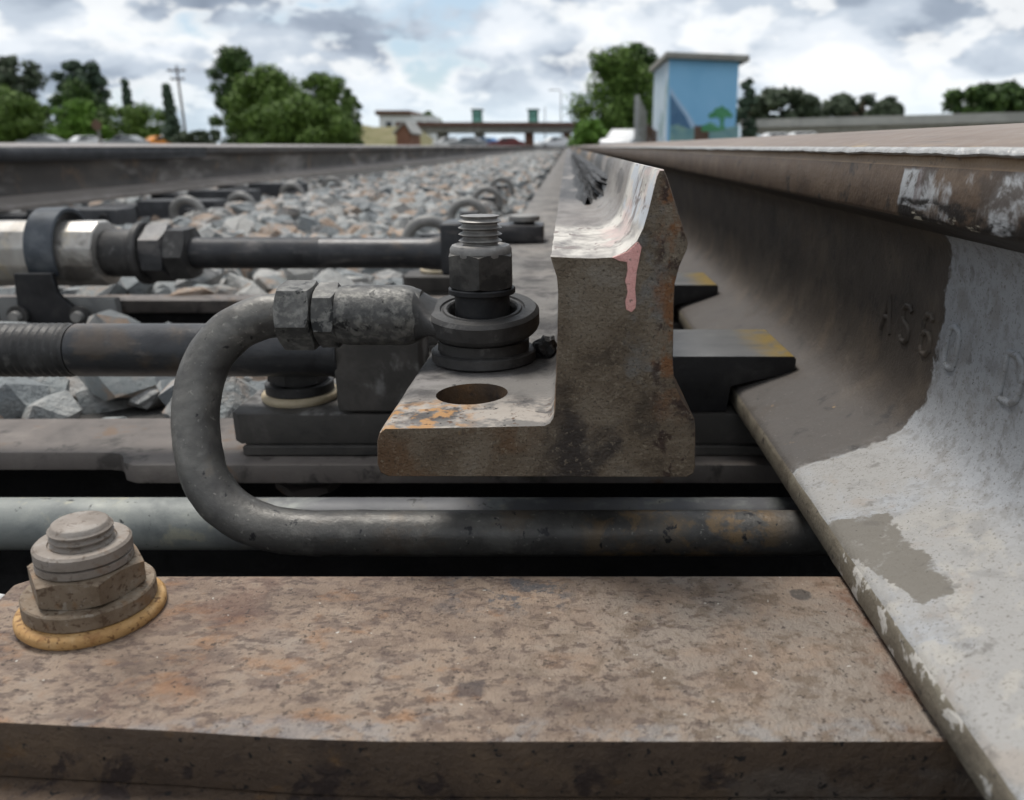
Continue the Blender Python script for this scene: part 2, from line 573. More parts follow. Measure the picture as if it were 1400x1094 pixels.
m_flange = material('switch_flange_top', [(0.11, 0.105, 0.10), (0.17, 0.16, 0.15), (0.23, 0.215, 0.205)], 28, 0.68, 0.0, over=[
    ((0.06, 0.055, 0.055), 34, 0.48, 0.62, dict(amt=0.8)),
    ((0.45, 0.40, 0.35), 60, 0.46, 0.58, dict(gates=[('Y', 0.360, 0.335, 0.012, 60), ('X', 0.02, -0.02, 0.01, 50)], amt=0.7)),
    ((0.40, 0.22, 0.09), 95, 0.47, 0.56, dict(gates=[('Y', 0.355, 0.335, 0.012, 60), ('X', -0.035, -0.05, 0.008, 50)], amt=0.85)),
    ((0.10, 0.055, 0.035), 200, 0.60, 0.66, dict(gates=[('Y', 0.355, 0.335, 0.012, 60)], amt=0.9, detail=4)),
    ((0.032, 0.030, 0.030), 24, 0.34, 0.56, dict(gates=[('Y', 0.375, 0.40, 0.015, 60), ('Y', 0.56, 0.50, 0.02, 40)], amt=0.8)),
    ((0.02, 0.02, 0.02), 240, 0.66, 0.70, dict(detail=3)),
    ((0.30, 0.275, 0.25), 14, 0.50, 0.6, dict(gates=[('Y', 0.6, 0.8, 0.1, 10)], amt=0.45)),
], bump=0.6, bscale=420, bdist=0.0010, spec=0.18)
m_swside = material('switch_side_rust', [(0.055, 0.04, 0.032), (0.10, 0.066, 0.042), (0.17, 0.095, 0.045)], 45, 0.62, 0.05, over=[
    ((0.03, 0.025, 0.024), 70, 0.55, 0.64, {})], bump=0.6, bscale=400, bdist=0.001)
m_grease = material('caked_grease', [(0.012, 0.011, 0.011), (0.022, 0.021, 0.021), (0.045, 0.042, 0.042)], 60, 0.5, 0.0, stretch=(1, 0.15, 1), bump=0.8, bscale=200, bdist=0.003)
m_pink = material('pink_paint', [(0.55, 0.27, 0.24), (0.62, 0.33, 0.30), (0.66, 0.38, 0.35)], 150, 0.55, 0.0, over=[
    ((0.16, 0.07, 0.06), 260, 0.0, 0.0)], bump=0.3, bscale=600) if False else None

m_plate = material('rusty_plate', [(0.128, 0.092, 0.072), (0.212, 0.156, 0.118), (0.272, 0.205, 0.155), (0.285, 0.232, 0.188)], 38, 0.6, 0.08, stretch=(0.75, 1.0, 1), over=[
    # greyer, finer skin towards the rail
    ((0.255, 0.218, 0.184), 44, 0.36, 0.58, dict(gates=[('X', -0.05, 0.07, 0.06, 16)], amt=0.85)),
    # purple-brown mill scale
    ((0.088, 0.060, 0.054), 95, 0.48, 0.62, dict(stretch=(0.7, 1.3, 1), gates=[('X', 0.06, -0.06, 0.05, 16)], amt=0.55, nr=0.7)),
    ((0.085, 0.060, 0.052), 210, 0.52, 0.60, dict(stretch=(0.8, 1.3, 1), gates=[('X', 0.12, 0.02, 0.05, 16)], amt=0.7, nr=0.66)),
    ((0.31, 0.165, 0.082), 60, 0.52, 0.70, dict(stretch=(0.8, 1.3, 1), gates=[('X', 0.04, -0.05, 0.05, 16)], amt=0.6)),
    ((0.135, 0.070, 0.052), 30, 0.45, 0.66, dict(gates=[('X', -0.06, -0.16, 0.05, 16)], amt=0.55)),
    ((0.125, 0.088, 0.060), 110, 0.50, 0.62, dict(gates=[('X', -0.04, 0.03, 0.04, 16)], amt=0.6)),
    # blue-grey stain at mid-plate
    ((0.080, 0.082, 0.092), 120, 0.50, 0.58, dict(gates=[('X', -0.058, -0.038, 0.012, 40), ('X', 0.008, -0.008, 0.012, 40), ('Y', 0.262, 0.278, 0.01, 40)], amt=0.8)),
    ((0.075, 0.060, 0.058), 50, -0.5, -0.4, dict(gates=[('X', -0.0375, -0.0355, 0.002, 200), ('X', -0.0265, -0.0285, 0.002, 200), ('Y', 0.2185, 0.2205, 0.002, 200), ('Y', 0.2285, 0.2265, 0.002, 200)], amt=0.8)),
    ((0.06, 0.056, 0.054), 50, -1, -1, dict(amt=0.75, gates=[('X', 0.0895, 0.0910, 0.0012, 200), ('X', 0.0990, 0.0975, 0.0012, 200), ('Y', 0.2775, 0.2790, 0.0012, 200), ('Y', 0.2870, 0.2855, 0.0012, 200), ((1, 1, 0), 0.3700, 0.3715, 0.001, 200), ((1, 1, 0), 0.3830, 0.3815, 0.001, 200), ((1, -1, 0), -0.1950, -0.1935, 0.001, 200), ((1, -1, 0), -0.1815, -0.1830, 0.001, 200)])),
    ((0.13, 0.055, 0.028), 60, 0.40, 0.60, dict(gates=[('X', 0.098, 0.116, 0.008, 60)], amt=0.8)),
    ((0.27, 0.28, 0.29), 70, 0.46, 0.58, dict(gates=[('Y', 0.2110, 0.205, 0.006, 60), ('X', 0.20, 0.10, 0.05, 20)], amt=0.38)),
    ((0.04, 0.03, 0.026), 480, 0.60, 0.67, dict(detail=3, amt=0.75)),
    ((0.30, 0.25, 0.20), 600, 0.62, 0.70, dict(detail=3, amt=0.5)),
    ((0.5, 0.47, 0.42), 300, 0.735, 0.76, dict(detail=2)),
], bump=0.9, bscale=520, bdist=0.0014)
m_pface = material('plate_shaded_face', [(0.052, 0.035, 0.026), (0.088, 0.060, 0.042), (0.125, 0.084, 0.055)], 35, 0.65, 0.05, over=[  # darker copy of the plate rust; the unlit front is painted in
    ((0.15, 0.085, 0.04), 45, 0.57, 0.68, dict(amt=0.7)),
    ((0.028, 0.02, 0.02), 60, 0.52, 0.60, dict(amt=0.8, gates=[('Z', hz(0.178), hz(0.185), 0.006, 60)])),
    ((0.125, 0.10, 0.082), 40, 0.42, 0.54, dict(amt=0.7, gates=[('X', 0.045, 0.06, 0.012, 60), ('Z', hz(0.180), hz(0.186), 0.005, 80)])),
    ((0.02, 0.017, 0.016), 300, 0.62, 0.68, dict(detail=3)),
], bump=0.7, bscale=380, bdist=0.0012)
m_bearer = material('bearer_steel', [(0.10, 0.088, 0.08), (0.15, 0.13, 0.118), (0.20, 0.175, 0.155)], 22, 0.6, 0.05, over=[
    ((0.05, 0.044, 0.04), 30, 0.54, 0.64, dict(amt=0.8)), ((0.16, 0.10, 0.06), 26, 0.57, 0.66, dict(amt=0.7))], bump=0.5, bscale=350)
m_pdark = material('plate_dark', [(0.038, 0.036, 0.034), (0.06, 0.055, 0.05), (0.10, 0.09, 0.082)], 26, 0.6, 0.05, over=[
    ((0.26, 0.25, 0.24), 30, 0.50, 0.62, dict(amt=0.6, gates=[('Z', hz(0.1735), hz(0.1722), 0, 1), ('Y', 0.70, 0.69, 0, 1)]))], bump=0.5, bscale=350)
m_rod = material('greasy_rod', [(0.020, 0.020, 0.022), (0.034, 0.034, 0.037), (0.055, 0.053, 0.055)], 40, 0.4, 0.3, over=[
    ((0.13, 0.12, 0.115), 28, 0.54, 0.66, dict(stretch=(0.4, 1, 1), amt=0.8, rough=0.6)), ((0.10, 0.09, 0.082), 160, 0.60, 0.70, dict(stretch=(0.3, 1, 1), amt=0.7)), ((0.09, 0.065, 0.045), 20, 0.56, 0.68, dict(amt=0.6))], bump=0.45, bscale=300, spec=0.5)
m_bent = material('weathered_pipe', [(0.062, 0.058, 0.055), (0.10, 0.095, 0.088), (0.15, 0.143, 0.13)], 45, 0.45, 0.3, over=[
    ((0.20, 0.19, 0.172), 60, 0.50, 0.70, dict(amt=0.7)),
    ((0.06, 0.055, 0.053), 34, 0.54, 0.70, dict(amt=0.5)),
    ((0.30, 0.285, 0.25), 330, 0.63, 0.70, dict(amt=0.7, detail=4)),
    ((0.16, 0.125, 0.09), 26, 0.55, 0.70, dict(amt=0.6)),
    ((0.13, 0.10, 0.075), 30, 0.55, 0.66, dict(amt=0.7, gates=[('X', -0.12, -0.08, 0.02, 20)])),
    ((0.28, 0.18, 0.085), 55, 0.48, 0.6, dict(amt=0.7, gates=[('X', -0.005, 0.03, 0.01, 20), ('X', 0.115, 0.09, 0.01, 20)])),
    ((0.025, 0.024, 0.026), 150, 0.63, 0.69, dict(detail=4)),
], bump=0.5, bscale=400, spec=0.45)
m_pale = material('pale_pipe', [(0.16, 0.17, 0.165), (0.24, 0.25, 0.235), (0.33, 0.335, 0.30)], 28, 0.55, 0.1, over=[
    ((0.38, 0.36, 0.27), 45, 0.56, 0.66, dict(amt=0.7)),
    ((0.10, 0.10, 0.11), 30, 0.3, 0.5, dict(amt=0.85, gates=[('X', -0.22, -0.17, 0.02, 20)])),
    ((0.05, 0.05, 0.05), 130, 0.64, 0.69, dict(detail=4))], bump=0.3)
m_socket = material('dusty_socket', [(0.045, 0.044, 0.043), (0.085, 0.083, 0.080), (0.15, 0.146, 0.138)], 48, 0.5, 0.3, over=[
    ((0.24, 0.232, 0.21), 200, 0.45, 0.66, dict(amt=0.6, gates=[('Y', 0.419, 0.414, 0.004, 60)])), ((0.22, 0.215, 0.20), 120, 0.52, 0.68, dict(amt=0.6)), ((0.02, 0.02, 0.02), 120, 0.58, 0.66, {})], bump=0.5, bscale=380, bdist=0.0008)
m_eye = material('eye_steel', [(0.030, 0.029, 0.029), (0.048, 0.046, 0.045), (0.075, 0.072, 0.07)], 60, 0.5, 0.3, over=[
    ((0.12, 0.115, 0.11), 110, 0.58, 0.68, dict(amt=0.7))], bump=0.4, bscale=450, bdist=0.0006)
m_nut = material('nut_steel', [(0.035, 0.033, 0.031), (0.065, 0.061, 0.057), (0.12, 0.113, 0.104)], 90, 0.5, 0.35, over=[
    ((0.025, 0.024, 0.024), 60, 0.52, 0.62, dict(amt=0.7))], bump=0.4, bscale=500, bdist=0.0006)
m_threads = material('thread_steel', [(0.15, 0.145, 0.14), (0.22, 0.21, 0.20), (0.32, 0.31, 0.29)], 120, 0.45, 0.4, bump=0.3, bscale=500)
m_black = material('black_steel', [(0.012, 0.012, 0.013), (0.02, 0.02, 0.022), (0.035, 0.034, 0.034)], 50, 0.5, 0.2, bump=0.3)
m_rustnut = material('rusty_nut', [(0.145, 0.105, 0.070), (0.20, 0.152, 0.108), (0.26, 0.215, 0.165)], 90, 0.62, 0.1, over=[
    ((0.085, 0.052, 0.032), 420, 0.54, 0.63, dict(amt=0.8)), ((0.22, 0.125, 0.06), 90, 0.54, 0.66, dict(amt=0.6)), ((0.33, 0.29, 0.24), 240, 0.60, 0.68, dict(amt=0.5))], bump=0.5, bscale=500, bdist=0.0008)
m_topnut = material('dusty_lock_nut', [(0.185, 0.155, 0.128), (0.25, 0.215, 0.185), (0.31, 0.28, 0.25)], 90, 0.6, 0.1, over=[
    ((0.11, 0.08, 0.058), 330, 0.57, 0.66, dict(amt=0.7)), ((0.20, 0.125, 0.075), 80, 0.56, 0.68, dict(amt=0.6))], bump=0.4, bscale=500, bdist=0.0006)
m_ring = material('rust_seal_ring', [(0.34, 0.185, 0.068), (0.44, 0.26, 0.105), (0.54, 0.36, 0.18)], 90, 0.6, 0.0, over=[
    ((0.13, 0.06, 0.024), 480, 0.55, 0.63, dict(amt=0.8)), ((0.24, 0.11, 0.04), 90, 0.55, 0.66, dict(amt=0.6))], bump=0.5, bscale=450, bdist=0.0008)
m_creamring = material('cream_seal_ring', [(0.36, 0.29, 0.18), (0.46, 0.38, 0.26), (0.54, 0.47, 0.35)], 90, 0.6, 0.0, bump=0.4, bscale=450)
m_sleeve = material('bright_sleeve', [(0.30, 0.28, 0.255), (0.42, 0.40, 0.375), (0.55, 0.53, 0.50)], 12, 0.36, 0.55, stretch=(1, 0.5, 0.5), over=[
    ((0.10, 0.09, 0.08), 14, 0.52, 0.62, dict(amt=0.75)), ((0.42, 0.36, 0.26), 16, 0.56, 0.66, dict(amt=0.6))], bump=0.2, bscale=150)
m_grey = material('grey_bracket', [(0.10, 0.10, 0.10), (0.16, 0.16, 0.155), (0.22, 0.22, 0.21)], 20, 0.55, 0.1, bump=0.3)
m_strap = material('blue_black_strap', [(0.035, 0.04, 0.047), (0.055, 0.062, 0.072), (0.10, 0.108, 0.118)], 25, 0.4, 0.3, bump=0.2)
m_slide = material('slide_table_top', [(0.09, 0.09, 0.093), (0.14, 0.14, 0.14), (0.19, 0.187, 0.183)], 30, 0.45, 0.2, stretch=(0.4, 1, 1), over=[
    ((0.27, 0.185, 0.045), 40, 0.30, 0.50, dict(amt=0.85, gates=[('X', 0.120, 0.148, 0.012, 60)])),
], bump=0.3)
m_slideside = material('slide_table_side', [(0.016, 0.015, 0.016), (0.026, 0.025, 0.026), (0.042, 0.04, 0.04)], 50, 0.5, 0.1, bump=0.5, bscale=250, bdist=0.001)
STONES = [(0.09, 0.10, 0.105), (0.19, 0.205, 0.21), (0.27, 0.28, 0.278), (0.38, 0.37, 0.35), (0.22, 0.235, 0.235), (0.32, 0.235, 0.175), (0.31, 0.305, 0.295), (0.14, 0.15, 0.155)]
m_stone = material('ballast_stone', STONES, 24, 0.75, 0.0, perobj=0.82, over=[
    ((0.40, 0.22, 0.11), 14, 0.63, 0.70, dict(amt=0.6)), ((0.40, 0.40, 0.39), 30, 0.58, 0.66, dict(amt=0.45)), ((0.09, 0.095, 0.10), 60, 0.58, 0.68, dict(amt=0.5))], bump=0.9, bscale=110, bdist=0.006)
m_stonefill = material('ballast_fill', STONES, 24, 0.75, 0.0, island=True, over=[
    ((0.42, 0.22, 0.10), 9, 0.65, 0.70, dict(amt=0.7)), ((0.40, 0.40, 0.39), 30, 0.58, 0.66, dict(amt=0.45))], bump=0.5, bscale=160, bdist=0.003)
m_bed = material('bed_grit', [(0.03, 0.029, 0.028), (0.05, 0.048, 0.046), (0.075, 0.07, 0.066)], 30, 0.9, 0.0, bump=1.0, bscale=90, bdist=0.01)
m_pit = material('shade_dark_pit', [(0.010, 0.010, 0.010), (0.016, 0.015, 0.015), (0.024, 0.022, 0.022)], 20, 0.85, 0.0, bump=0.6, bscale=90, bdist=0.005, spec=0.2)  # dark soil and greasy webs, blackened further to paint in the void's shade
m_ground = material('ground_dirt_grass', [(0.07, 0.085, 0.035), (0.12, 0.115, 0.06), (0.17, 0.15, 0.10)], 0.35, 0.95, 0.0, bump=0.5, bscale=6, bdist=0.03)
m_clip = material('spring_clip', [(0.16, 0.155, 0.15), (0.22, 0.215, 0.205), (0.28, 0.27, 0.255)], 30, 0.55, 0.2, bump=0.3)
m_chair = material('black_chair', [(0.030, 0.031, 0.034), (0.048, 0.049, 0.053), (0.075, 0.076, 0.080)], 20, 0.55, 0.1, bump=0.3)

# ------------------------------------------------------------------ ground, pit and ballast bed
bm = NBM()
v = [bm.verts.new(p) for p in ((-900, -60, 0), (900, -60, 0), (900, 1500, 0), (-900, 1500, 0))]
bm.faces.new(v)
structure(link('ground', bm, m_ground, smooth=0))


def bed_h(x, y):
    """how deep the ballast surface lies under the camera"""
    d = 0.205
    if y < 0.62:
        d += 0.14 * min(1, (0.62 - y) / 0.06) if y > 0.56 else 0.14
    if y > 1.2:
        d -= 0.012 * min(1, (y - 1.2) / 0.8)
    if x < -1.02 and y > 1.2:
        d += 0.035 * min(1, (-1.02 - x) / 0.15)
    return d + 0.012 * mnoise.noise(Vector((x * 3.1, y * 3.1, 0)))


bm = NBM()
xs = [-9, -6, -4, -3, -2.4] + [-2.2 + 0.08 * i for i in range(46)] + [1.8, 2.4, 3.2, 5, 9]
ys = [-1.5, -0.6, -0.2, 0.1, 0.3, 0.45, 0.53, 0.56, 0.58, 0.60, 0.62, 0.66] + [0.72 + 0.08 * i for i in range(30)] + [3.3 + 0.4 * i for i in range(20)] + [13, 18, 26, 40, 70, 120, 200]
grid = [[bm.verts.new((x, y, max(0.004, hz(bed_h(x, y) + 0.022) - max(0, abs(x + 0.7) - 3.0) * 0.05))) for x in xs] for y in ys]
for j in range(len(ys) - 1):
    for i in range(len(xs) - 1):
        f = bm.faces.new((grid[j][i], grid[j][i + 1], grid[j + 1][i + 1], grid[j + 1][i]))
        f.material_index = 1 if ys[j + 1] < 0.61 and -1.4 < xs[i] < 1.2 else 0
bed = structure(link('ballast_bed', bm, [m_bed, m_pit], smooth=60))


def stone_mesh(seed):
    r = random.Random(seed)
    bm = NBM()
    sx, sy, sz = r.uniform(0.85, 1.25), r.uniform(0.7, 1.0), r.uniform(0.5, 0.8)
    for _ in range(24):
        d = Vector((r.gauss(0, 1), r.gauss(0, 1), r.gauss(0, 1))).normalized() * r.uniform(0.80, 1.08)
        bm.verts.new((d.x * sx, d.y * sy, d.z * sz))
    res = bmesh.ops.convex_hull(bm, input=bm.verts)
    junk = [e for e in res.get('geom_interior', []) + res.get('geom_unused', []) if isinstance(e, bmesh.types.BMVert)]
    bmesh.ops.delete(bm, geom=list(set(junk)), context='VERTS')
    for v_ in bm.verts:
        if r.random() < 0.35:
            v_.co *= r.uniform(0.80, 0.95)
    bmesh.ops.recalc_face_normals(bm, faces=bm.faces)
    return bm


protos = []
for s in range(14):
    b_ = stone_mesh(100 + s)
    me = bpy.data.meshes.new('stone')
    bmesh.ops.triangulate(b_, faces=b_.faces)
    b_.to_mesh(me)
    b_.free()
    me.materials.append(m_stone)
    for p in me.polygons:
        p.use_smooth = True
    me.set_sharp_from_angle(angle=R(24))
    protos.append(me)

spots = []


def blocked(x, y):
    if y < 1.06 and 0.495 < y < 0.56:
        return True
    if x > -0.235 and (y < 1.22 or any(abs(y - c) < 0.07 for c in (1.44, 1.74))):
        return True
    if 0.90 < y < 1.115:
        return True
    return False


def scatter(x0, x1, y0, y1, sp, smin, smax, lift=0.0):
    nx, ny = int((x1 - x0) / sp), int((y1 - y0) / sp)
    for j in range(ny):
        for i in range(nx):
            x = x0 + (i + rnd.uniform(0.05, 0.95)) * sp
            y = y0 + (j + rnd.uniform(0.05, 0.95)) * sp
            if blocked(x, y):
                continue
            s = rnd.uniform(smin, smax)
            z = hz(bed_h(x, y)) - 0.010 + rnd.uniform(-0.012, 0.014) + lift
            spots.append((x, y, z, s))


scatter(-0.80, -0.235, 0.612, 1.05, 0.05, 0.024, 0.040)
scatter(-1.0, -0.235, 0.635, 1.05, 0.085, 0.036, 0.054, 0.004)
scatter(-1.46, -0.235, 1.11, 2.4, 0.052, 0.024, 0.040)
scatter(-1.46, -0.235, 1.11, 2.4, 0.095, 0.034, 0.052, 0.003)
scatter(-1.5, -0.235, 2.4, 5.0, 0.060, 0.030, 0.050)
scatter(-0.235, -0.10, 1.22, 5.0, 0.055, 0.022, 0.036, -0.012)
scatter(-1.5, -0.1, 5.0, 11.0, 0.09, 0.045, 0.07)
scatter(-1.5, -0.1, 11.0, 30.0, 0.16, 0.07, 0.10)
scatter(-2.6, -1.72, 1.6, 6.0, 0.085, 0.03, 0.05)
for i in range(700):
    x_, y_ = rnd.uniform(0.30, 1.5), rnd.uniform(0.62, 5.0)
    spots.append((x_, y_, hz(bed_h(x_, y_)) - 0.008, rnd.uniform(0.028, 0.048)))


def in_view(x, y, z):
    d = Vector((x, y, z - CZ))
    fz = d.y * cs - d.z * sn
    if fz < 0.05:
        return None
    return PX + F * d.x / fz, PY - F * (d.y * sn + d.z * cs) / fz


def visible(sp):
    p = in_view(*sp[:3])
    if not p:
        return False
    x, y = p
    if not (-5 < x < 740 and 222 < y < 600):
        return False
    if y > 515 and 235 < x < 305:
        return False
    if 441 < y < 517:                       # behind the drive rod
        return False
    if 326 < y < 366 and 150 < x < 610:     # behind the detector rod
        return False
    if x < 165 and 300 < y < 430:
        return False
    if y > 550 and x > 320:
        return False
    return sp[0] > -1.46


cand = sorted((s for s in spots if visible(s)), key=lambda s: -s[3] / s[1])
chosen = set(cand[:300])
for sx_, sy_, sz_, ss in cand[:300]:
    o = bpy.data.objects.new('stone', rnd.choice(protos))
    COL.objects.link(o)
    o.parent = bed
    o.location = (sx_, sy_, sz_)
    o.scale = (ss, ss, ss)
    o.rotation_euler = (rnd.uniform(-0.5, 0.5), rnd.uniform(-0.5, 0.5), rnd.uniform(0, 6.28))
bm = NBM()
for sp in spots:
    if sp in chosen:
        continue
    b2 = NBM()
    b2.from_mesh(rnd.choice(protos))
    M = Matrix.Translation(sp[:3]) @ Matrix.Rotation(rnd.uniform(0, 6.28), 4, 'Z') @ Matrix.Rotation(rnd.uniform(-0.5, 0.5), 4, 'X') @ Matrix.Scale(sp[3], 4)
    off = {}
    for v_ in b2.verts:
        off[v_.index] = bm.verts.new(M @ v_.co)
    for f_ in b2.faces:
        bm.faces.new([off[v_.index] for v_ in f_.verts])
    b2.free()
fill = link('stone_fill', bm, m_stonefill, parent=bed, smooth=24)
fill['kind'] = 'stuff'

# ------------------------------------------------------------------ right stock rail
XC = 0.186
LEFT = [  # (X, h, material of the segment that starts here): 0 web 1 foot 2 footedge 3 headtop 4 lip 5 strip 6 gauge face 7 under
    (0.2215, -0.0070, 3), (0.2170, -0.0098, 3), (0.2050, -0.0100, 3), (0.1900, -0.0080, 3), (0.1750, -0.0052, 3), (0.1640, -0.0026, 3), (0.1568, -0.0008, 3),
    (0.1530, 0.0002, 4), (0.1507, 0.0014, 4), (0.1502, 0.0027, 4), (0.1512, 0.0036, 5), (0.1524, 0.0042, 5), (0.1528, 0.0070, 5), (0.1519, 0.0082, 6),
    (0.1507, 0.0180, 6), (0.1500, 0.0282, 6), (0.1508, 0.0300, 7), (0.1540, 0.0316, 7), (0.1660, 0.0355, 7), (0.1735, 0.0388, 0), (0.1768, 0.0430, 0), (0.1782, 0.0500, 0),
    (0.1786, 0.0650, 0), (0.1784, 0.0850, 0), (0.1778, 0.1020, 0), (0.1768, 0.1120, 0), (0.1748, 0.1205, 0), (0.1712, 0.1280, 0), (0.1660, 0.1342, 1), (0.1590, 0.1392, 1),
    (0.1500, 0.1432, 1), (0.1400, 0.1468, 1), (0.1280, 0.1508, 1), (0.1200, 0.1536, 1), (0.1160, 0.1554, 1), (0.1138, 0.1574, 2), (0.1130, 0.1600, 2), (0.1130, 0.1682, 2), (0.1142, 0.1700, 7)]
RIGHT = [(0.2580, 0.1700, 7), (0.2590, 0.1600, 7), (0.2520, 0.1545, 7), (0.2200, 0.1430, 7), (0.1985, 0.1280, 7), (0.1940, 0.1100, 7), (0.1936, 0.0600, 7), (0.1960, 0.0430, 7), (0.2220, 0.0330, 7), (0.2225, 0.0050, 7)]
PROF = LEFT + RIGHT
ysec = [-0.35, -0.1] + [0.04 + 0.004 * i for i in range(130)] + [0.58 + 0.02 * i for i in range(30)] + [1.2 + 0.2 * i for i in range(14)] + [4.5, 6, 9, 14, 22, 35, 60, 100]


def lipjit(i, y):
    if 7 <= i <= 11:
        k = (0.35, 0.8, 1.0, 1.0, 0.6)[i - 7]
        n1 = mnoise.noise(Vector((0.3, y * 55, 0.1))) * 0.0004 + mnoise.noise(Vector((1.3, y * 240, 4.1))) * 0.00025
        return (-n1 * k, n1 * 1.4 * k)
    if 34 <= i <= 37:
        return (mnoise.noise(Vector((4.3, y * 90, i * 0.8))) * 0.0004, 0)
    return (0, 0)


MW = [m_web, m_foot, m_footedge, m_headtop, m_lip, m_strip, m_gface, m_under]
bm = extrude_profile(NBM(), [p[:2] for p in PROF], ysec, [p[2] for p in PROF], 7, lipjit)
stock = link('stock_rail', bm, MW, smooth=50, loc=(XC, 0.3, hz(0.17)))
tag(stock, 'heavy running rail at right with whitewashed web and foot and raised lettering', 'rail')

GLY = {
    'A': [[(0, 0), (0.5, 1), (1, 0)], [(0.22, 0.42), (0.78, 0.42)]],
    'S': [[(0.95, 0.86), (0.75, 0.98), (0.3, 0.98), (0.06, 0.85), (0.06, 0.64), (0.3, 0.53), (0.72, 0.47), (0.94, 0.34), (0.94, 0.14), (0.7, 0.02), (0.25, 0.02), (0.04, 0.13)]],
    '6': [[(0.92, 0.9), (0.7, 1), (0.3, 1), (0.08, 0.85), (0.04, 0.5), (0.06, 0.16), (0.3, 0.0), (0.7, 0.0), (0.95, 0.15), (0.95, 0.4), (0.72, 0.55), (0.3, 0.55), (0.06, 0.42)]],
    '0': [[(0.5, 0), (0.15, 0.06), (0.03, 0.25), (0.03, 0.75), (0.15, 0.94), (0.5, 1), (0.85, 0.94), (0.97, 0.75), (0.97, 0.25), (0.85, 0.06), (0.5, 0)]],
    'D': [[(0, 0), (0, 1), (0.6, 1), (0.9, 0.86), (1, 0.65), (1, 0.35), (0.9, 0.14), (0.6, 0), (0, 0)]],
}


def web_x(h):
    for a, c in zip(LEFT, LEFT[1:]):
        if a[1] <= h <= c[1] and a[1] > 0.04:
            k = (h - a[1]) / (c[1] - a[1])
            return a[0] + (c[0] - a[0]) * k
    return 0.1785


for ch, yc, wd in (('A', 0.436, 0.0125), ('S', 0.411, 0.0115), ('6', 0.3855, 0.0115), ('0', 0.3585, 0.0112), ('D', 0.306, 0.0135)):
    bm = NBM()
    for st in GLY[ch]:
        pts = []
        fine = []
        for (u0, v0), (u1, v1) in zip(st, st[1:]):
            for k in range(6):
                fine.append((u0 + (u1 - u0) * k / 6, v0 + (v1 - v0) * k / 6))
        fine.append(st[-1])
        for u, v_ in fine:
            h = 0.0985 - v_ * 0.0195
            pts.append((web_x(h) - 0.00005, yc + wd / 2 - u * wd, hz(h)))
        tube(bm, pts, 0.0015, 10)
    o = link('raised_letter', bm, m_web, parent=stock, smooth=60)
    o['label'] = 'raised character %s cast on the rail web' % ch

# ------------------------------------------------------------------ left stock rail with a closed blade against it
GX = -1.56


def mirror_rail(dx, dh=0.0):
    return [(GX - (x - 0.151) + dx, h + dh) for x, h, m in PROF]


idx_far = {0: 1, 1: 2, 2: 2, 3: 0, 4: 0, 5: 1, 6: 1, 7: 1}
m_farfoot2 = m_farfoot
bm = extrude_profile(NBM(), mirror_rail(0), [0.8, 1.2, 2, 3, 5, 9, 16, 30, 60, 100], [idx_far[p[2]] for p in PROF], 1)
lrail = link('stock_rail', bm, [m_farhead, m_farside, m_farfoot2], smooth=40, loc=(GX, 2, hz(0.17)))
tag(lrail, 'dusty brown running rail along the far left edge of the ballast', 'rail')
# closed switch blade lying along the inside of the left rail: dark head strip
bladep = [(GX + 0.004, 0.004), (GX + 0.014, 0.0015), (GX + 0.026, 0.006), (GX + 0.030, 0.016), (GX + 0.028, 0.030), (GX + 0.018, 0.040), (GX + 0.004, 0.042)]
bm = extrude_profile(NBM(), bladep, [1.4, 1.8, 2.2, 2.6, 3.0, 3.6], [0] * 7, 0, lambda i, y: ((-0.024 * max(0, (y - 1.8) / 1.8), 0) if i in (2, 3, 4, 5) else (0, 0)))
o = link('closed_switch_rail', bm, m_chair, smooth=40, loc=(GX, 2, hz(0.04)))
tag(o, 'dark tapering blade closed against the side of the left running rail', 'switch rail')

# ------------------------------------------------------------------ open switch rail
D = 0.31


def pl(px, py):
    p = at(px, py, D)
    return (p.x, CZ - p.z)


# front outline in photo pixels at the cut end, with material of the segment that starts there: 0 top 1 flange top 2 side 3 under
OUT = [((753, 351), 0), ((780, 352), 0), ((812, 353), 0), ((838, 351), 0), ((857, 343), 0), ((871, 329), 0), ((880, 311), 0), ((886, 290), 0), ((893, 262), 0), ((899, 240), 0), ((903, 232), 0), ((908, 232), 2),
       ((913, 244), 2), ((928, 292), 2), ((941, 331), 2), ((940, 340), 2), ((929, 364), 2), ((923, 388), 2), ((921, 420), 2), ((920, 490), 2), ((922, 522), 2), ((932, 548), 2), ((949, 572), 2), ((951, 585), 2), ((951, 638), 2), ((948, 648), 3), ((940, 653), 3),
       ((530, 652), 3), ((520, 647), 2), ((516, 636), 2), ((515, 603), 2), ((518, 592), 1), ((525, 587), 1), ((640, 585), 1), ((744, 583), 1), ((752, 580), 1), ((757, 573), 2), ((759, 562), 2), ((762, 480), 2), ((763, 400), 2), ((761, 378), 2), ((756, 362), 2)]
sprof = [pl(*q[0]) for q in OUT]
ysw = [D, D + 0.0006] + [D + 0.003 + 0.006 * i for i in range(50)] + [0.63 + 0.04 * i for i in range(40)] + [2.4, 3, 4, 6, 9, 14, 22, 35, 60, 100]


def swjit(i, y):
    n = mnoise.noise(Vector((i * 0.7, y * 60, 2.2))) * 0.0005 + mnoise.noise(Vector((i * 0.7, y * 220, 5.2))) * 0.0003
    if y == D:                                   # eased arris at the cut
        cx, ch = 0.0, 0.07
        x, h = sprof[i]
        return ((cx - x) * 0.006 + n * 0.5, (ch - h) * 0.006 + n * 0.5)
    # the planed top rises and fills out further back
    k = max(0.0, min(1.0, (y - 0.9) / 2.5))
    if i < 10:
        return (n * 0.6, n * 0.6 - 0.004 * k)
    return (n * 0.5, 0)


bm = extrude_profile(NBM(), sprof, ysw, [q[1] for q in OUT], 4, swjit)
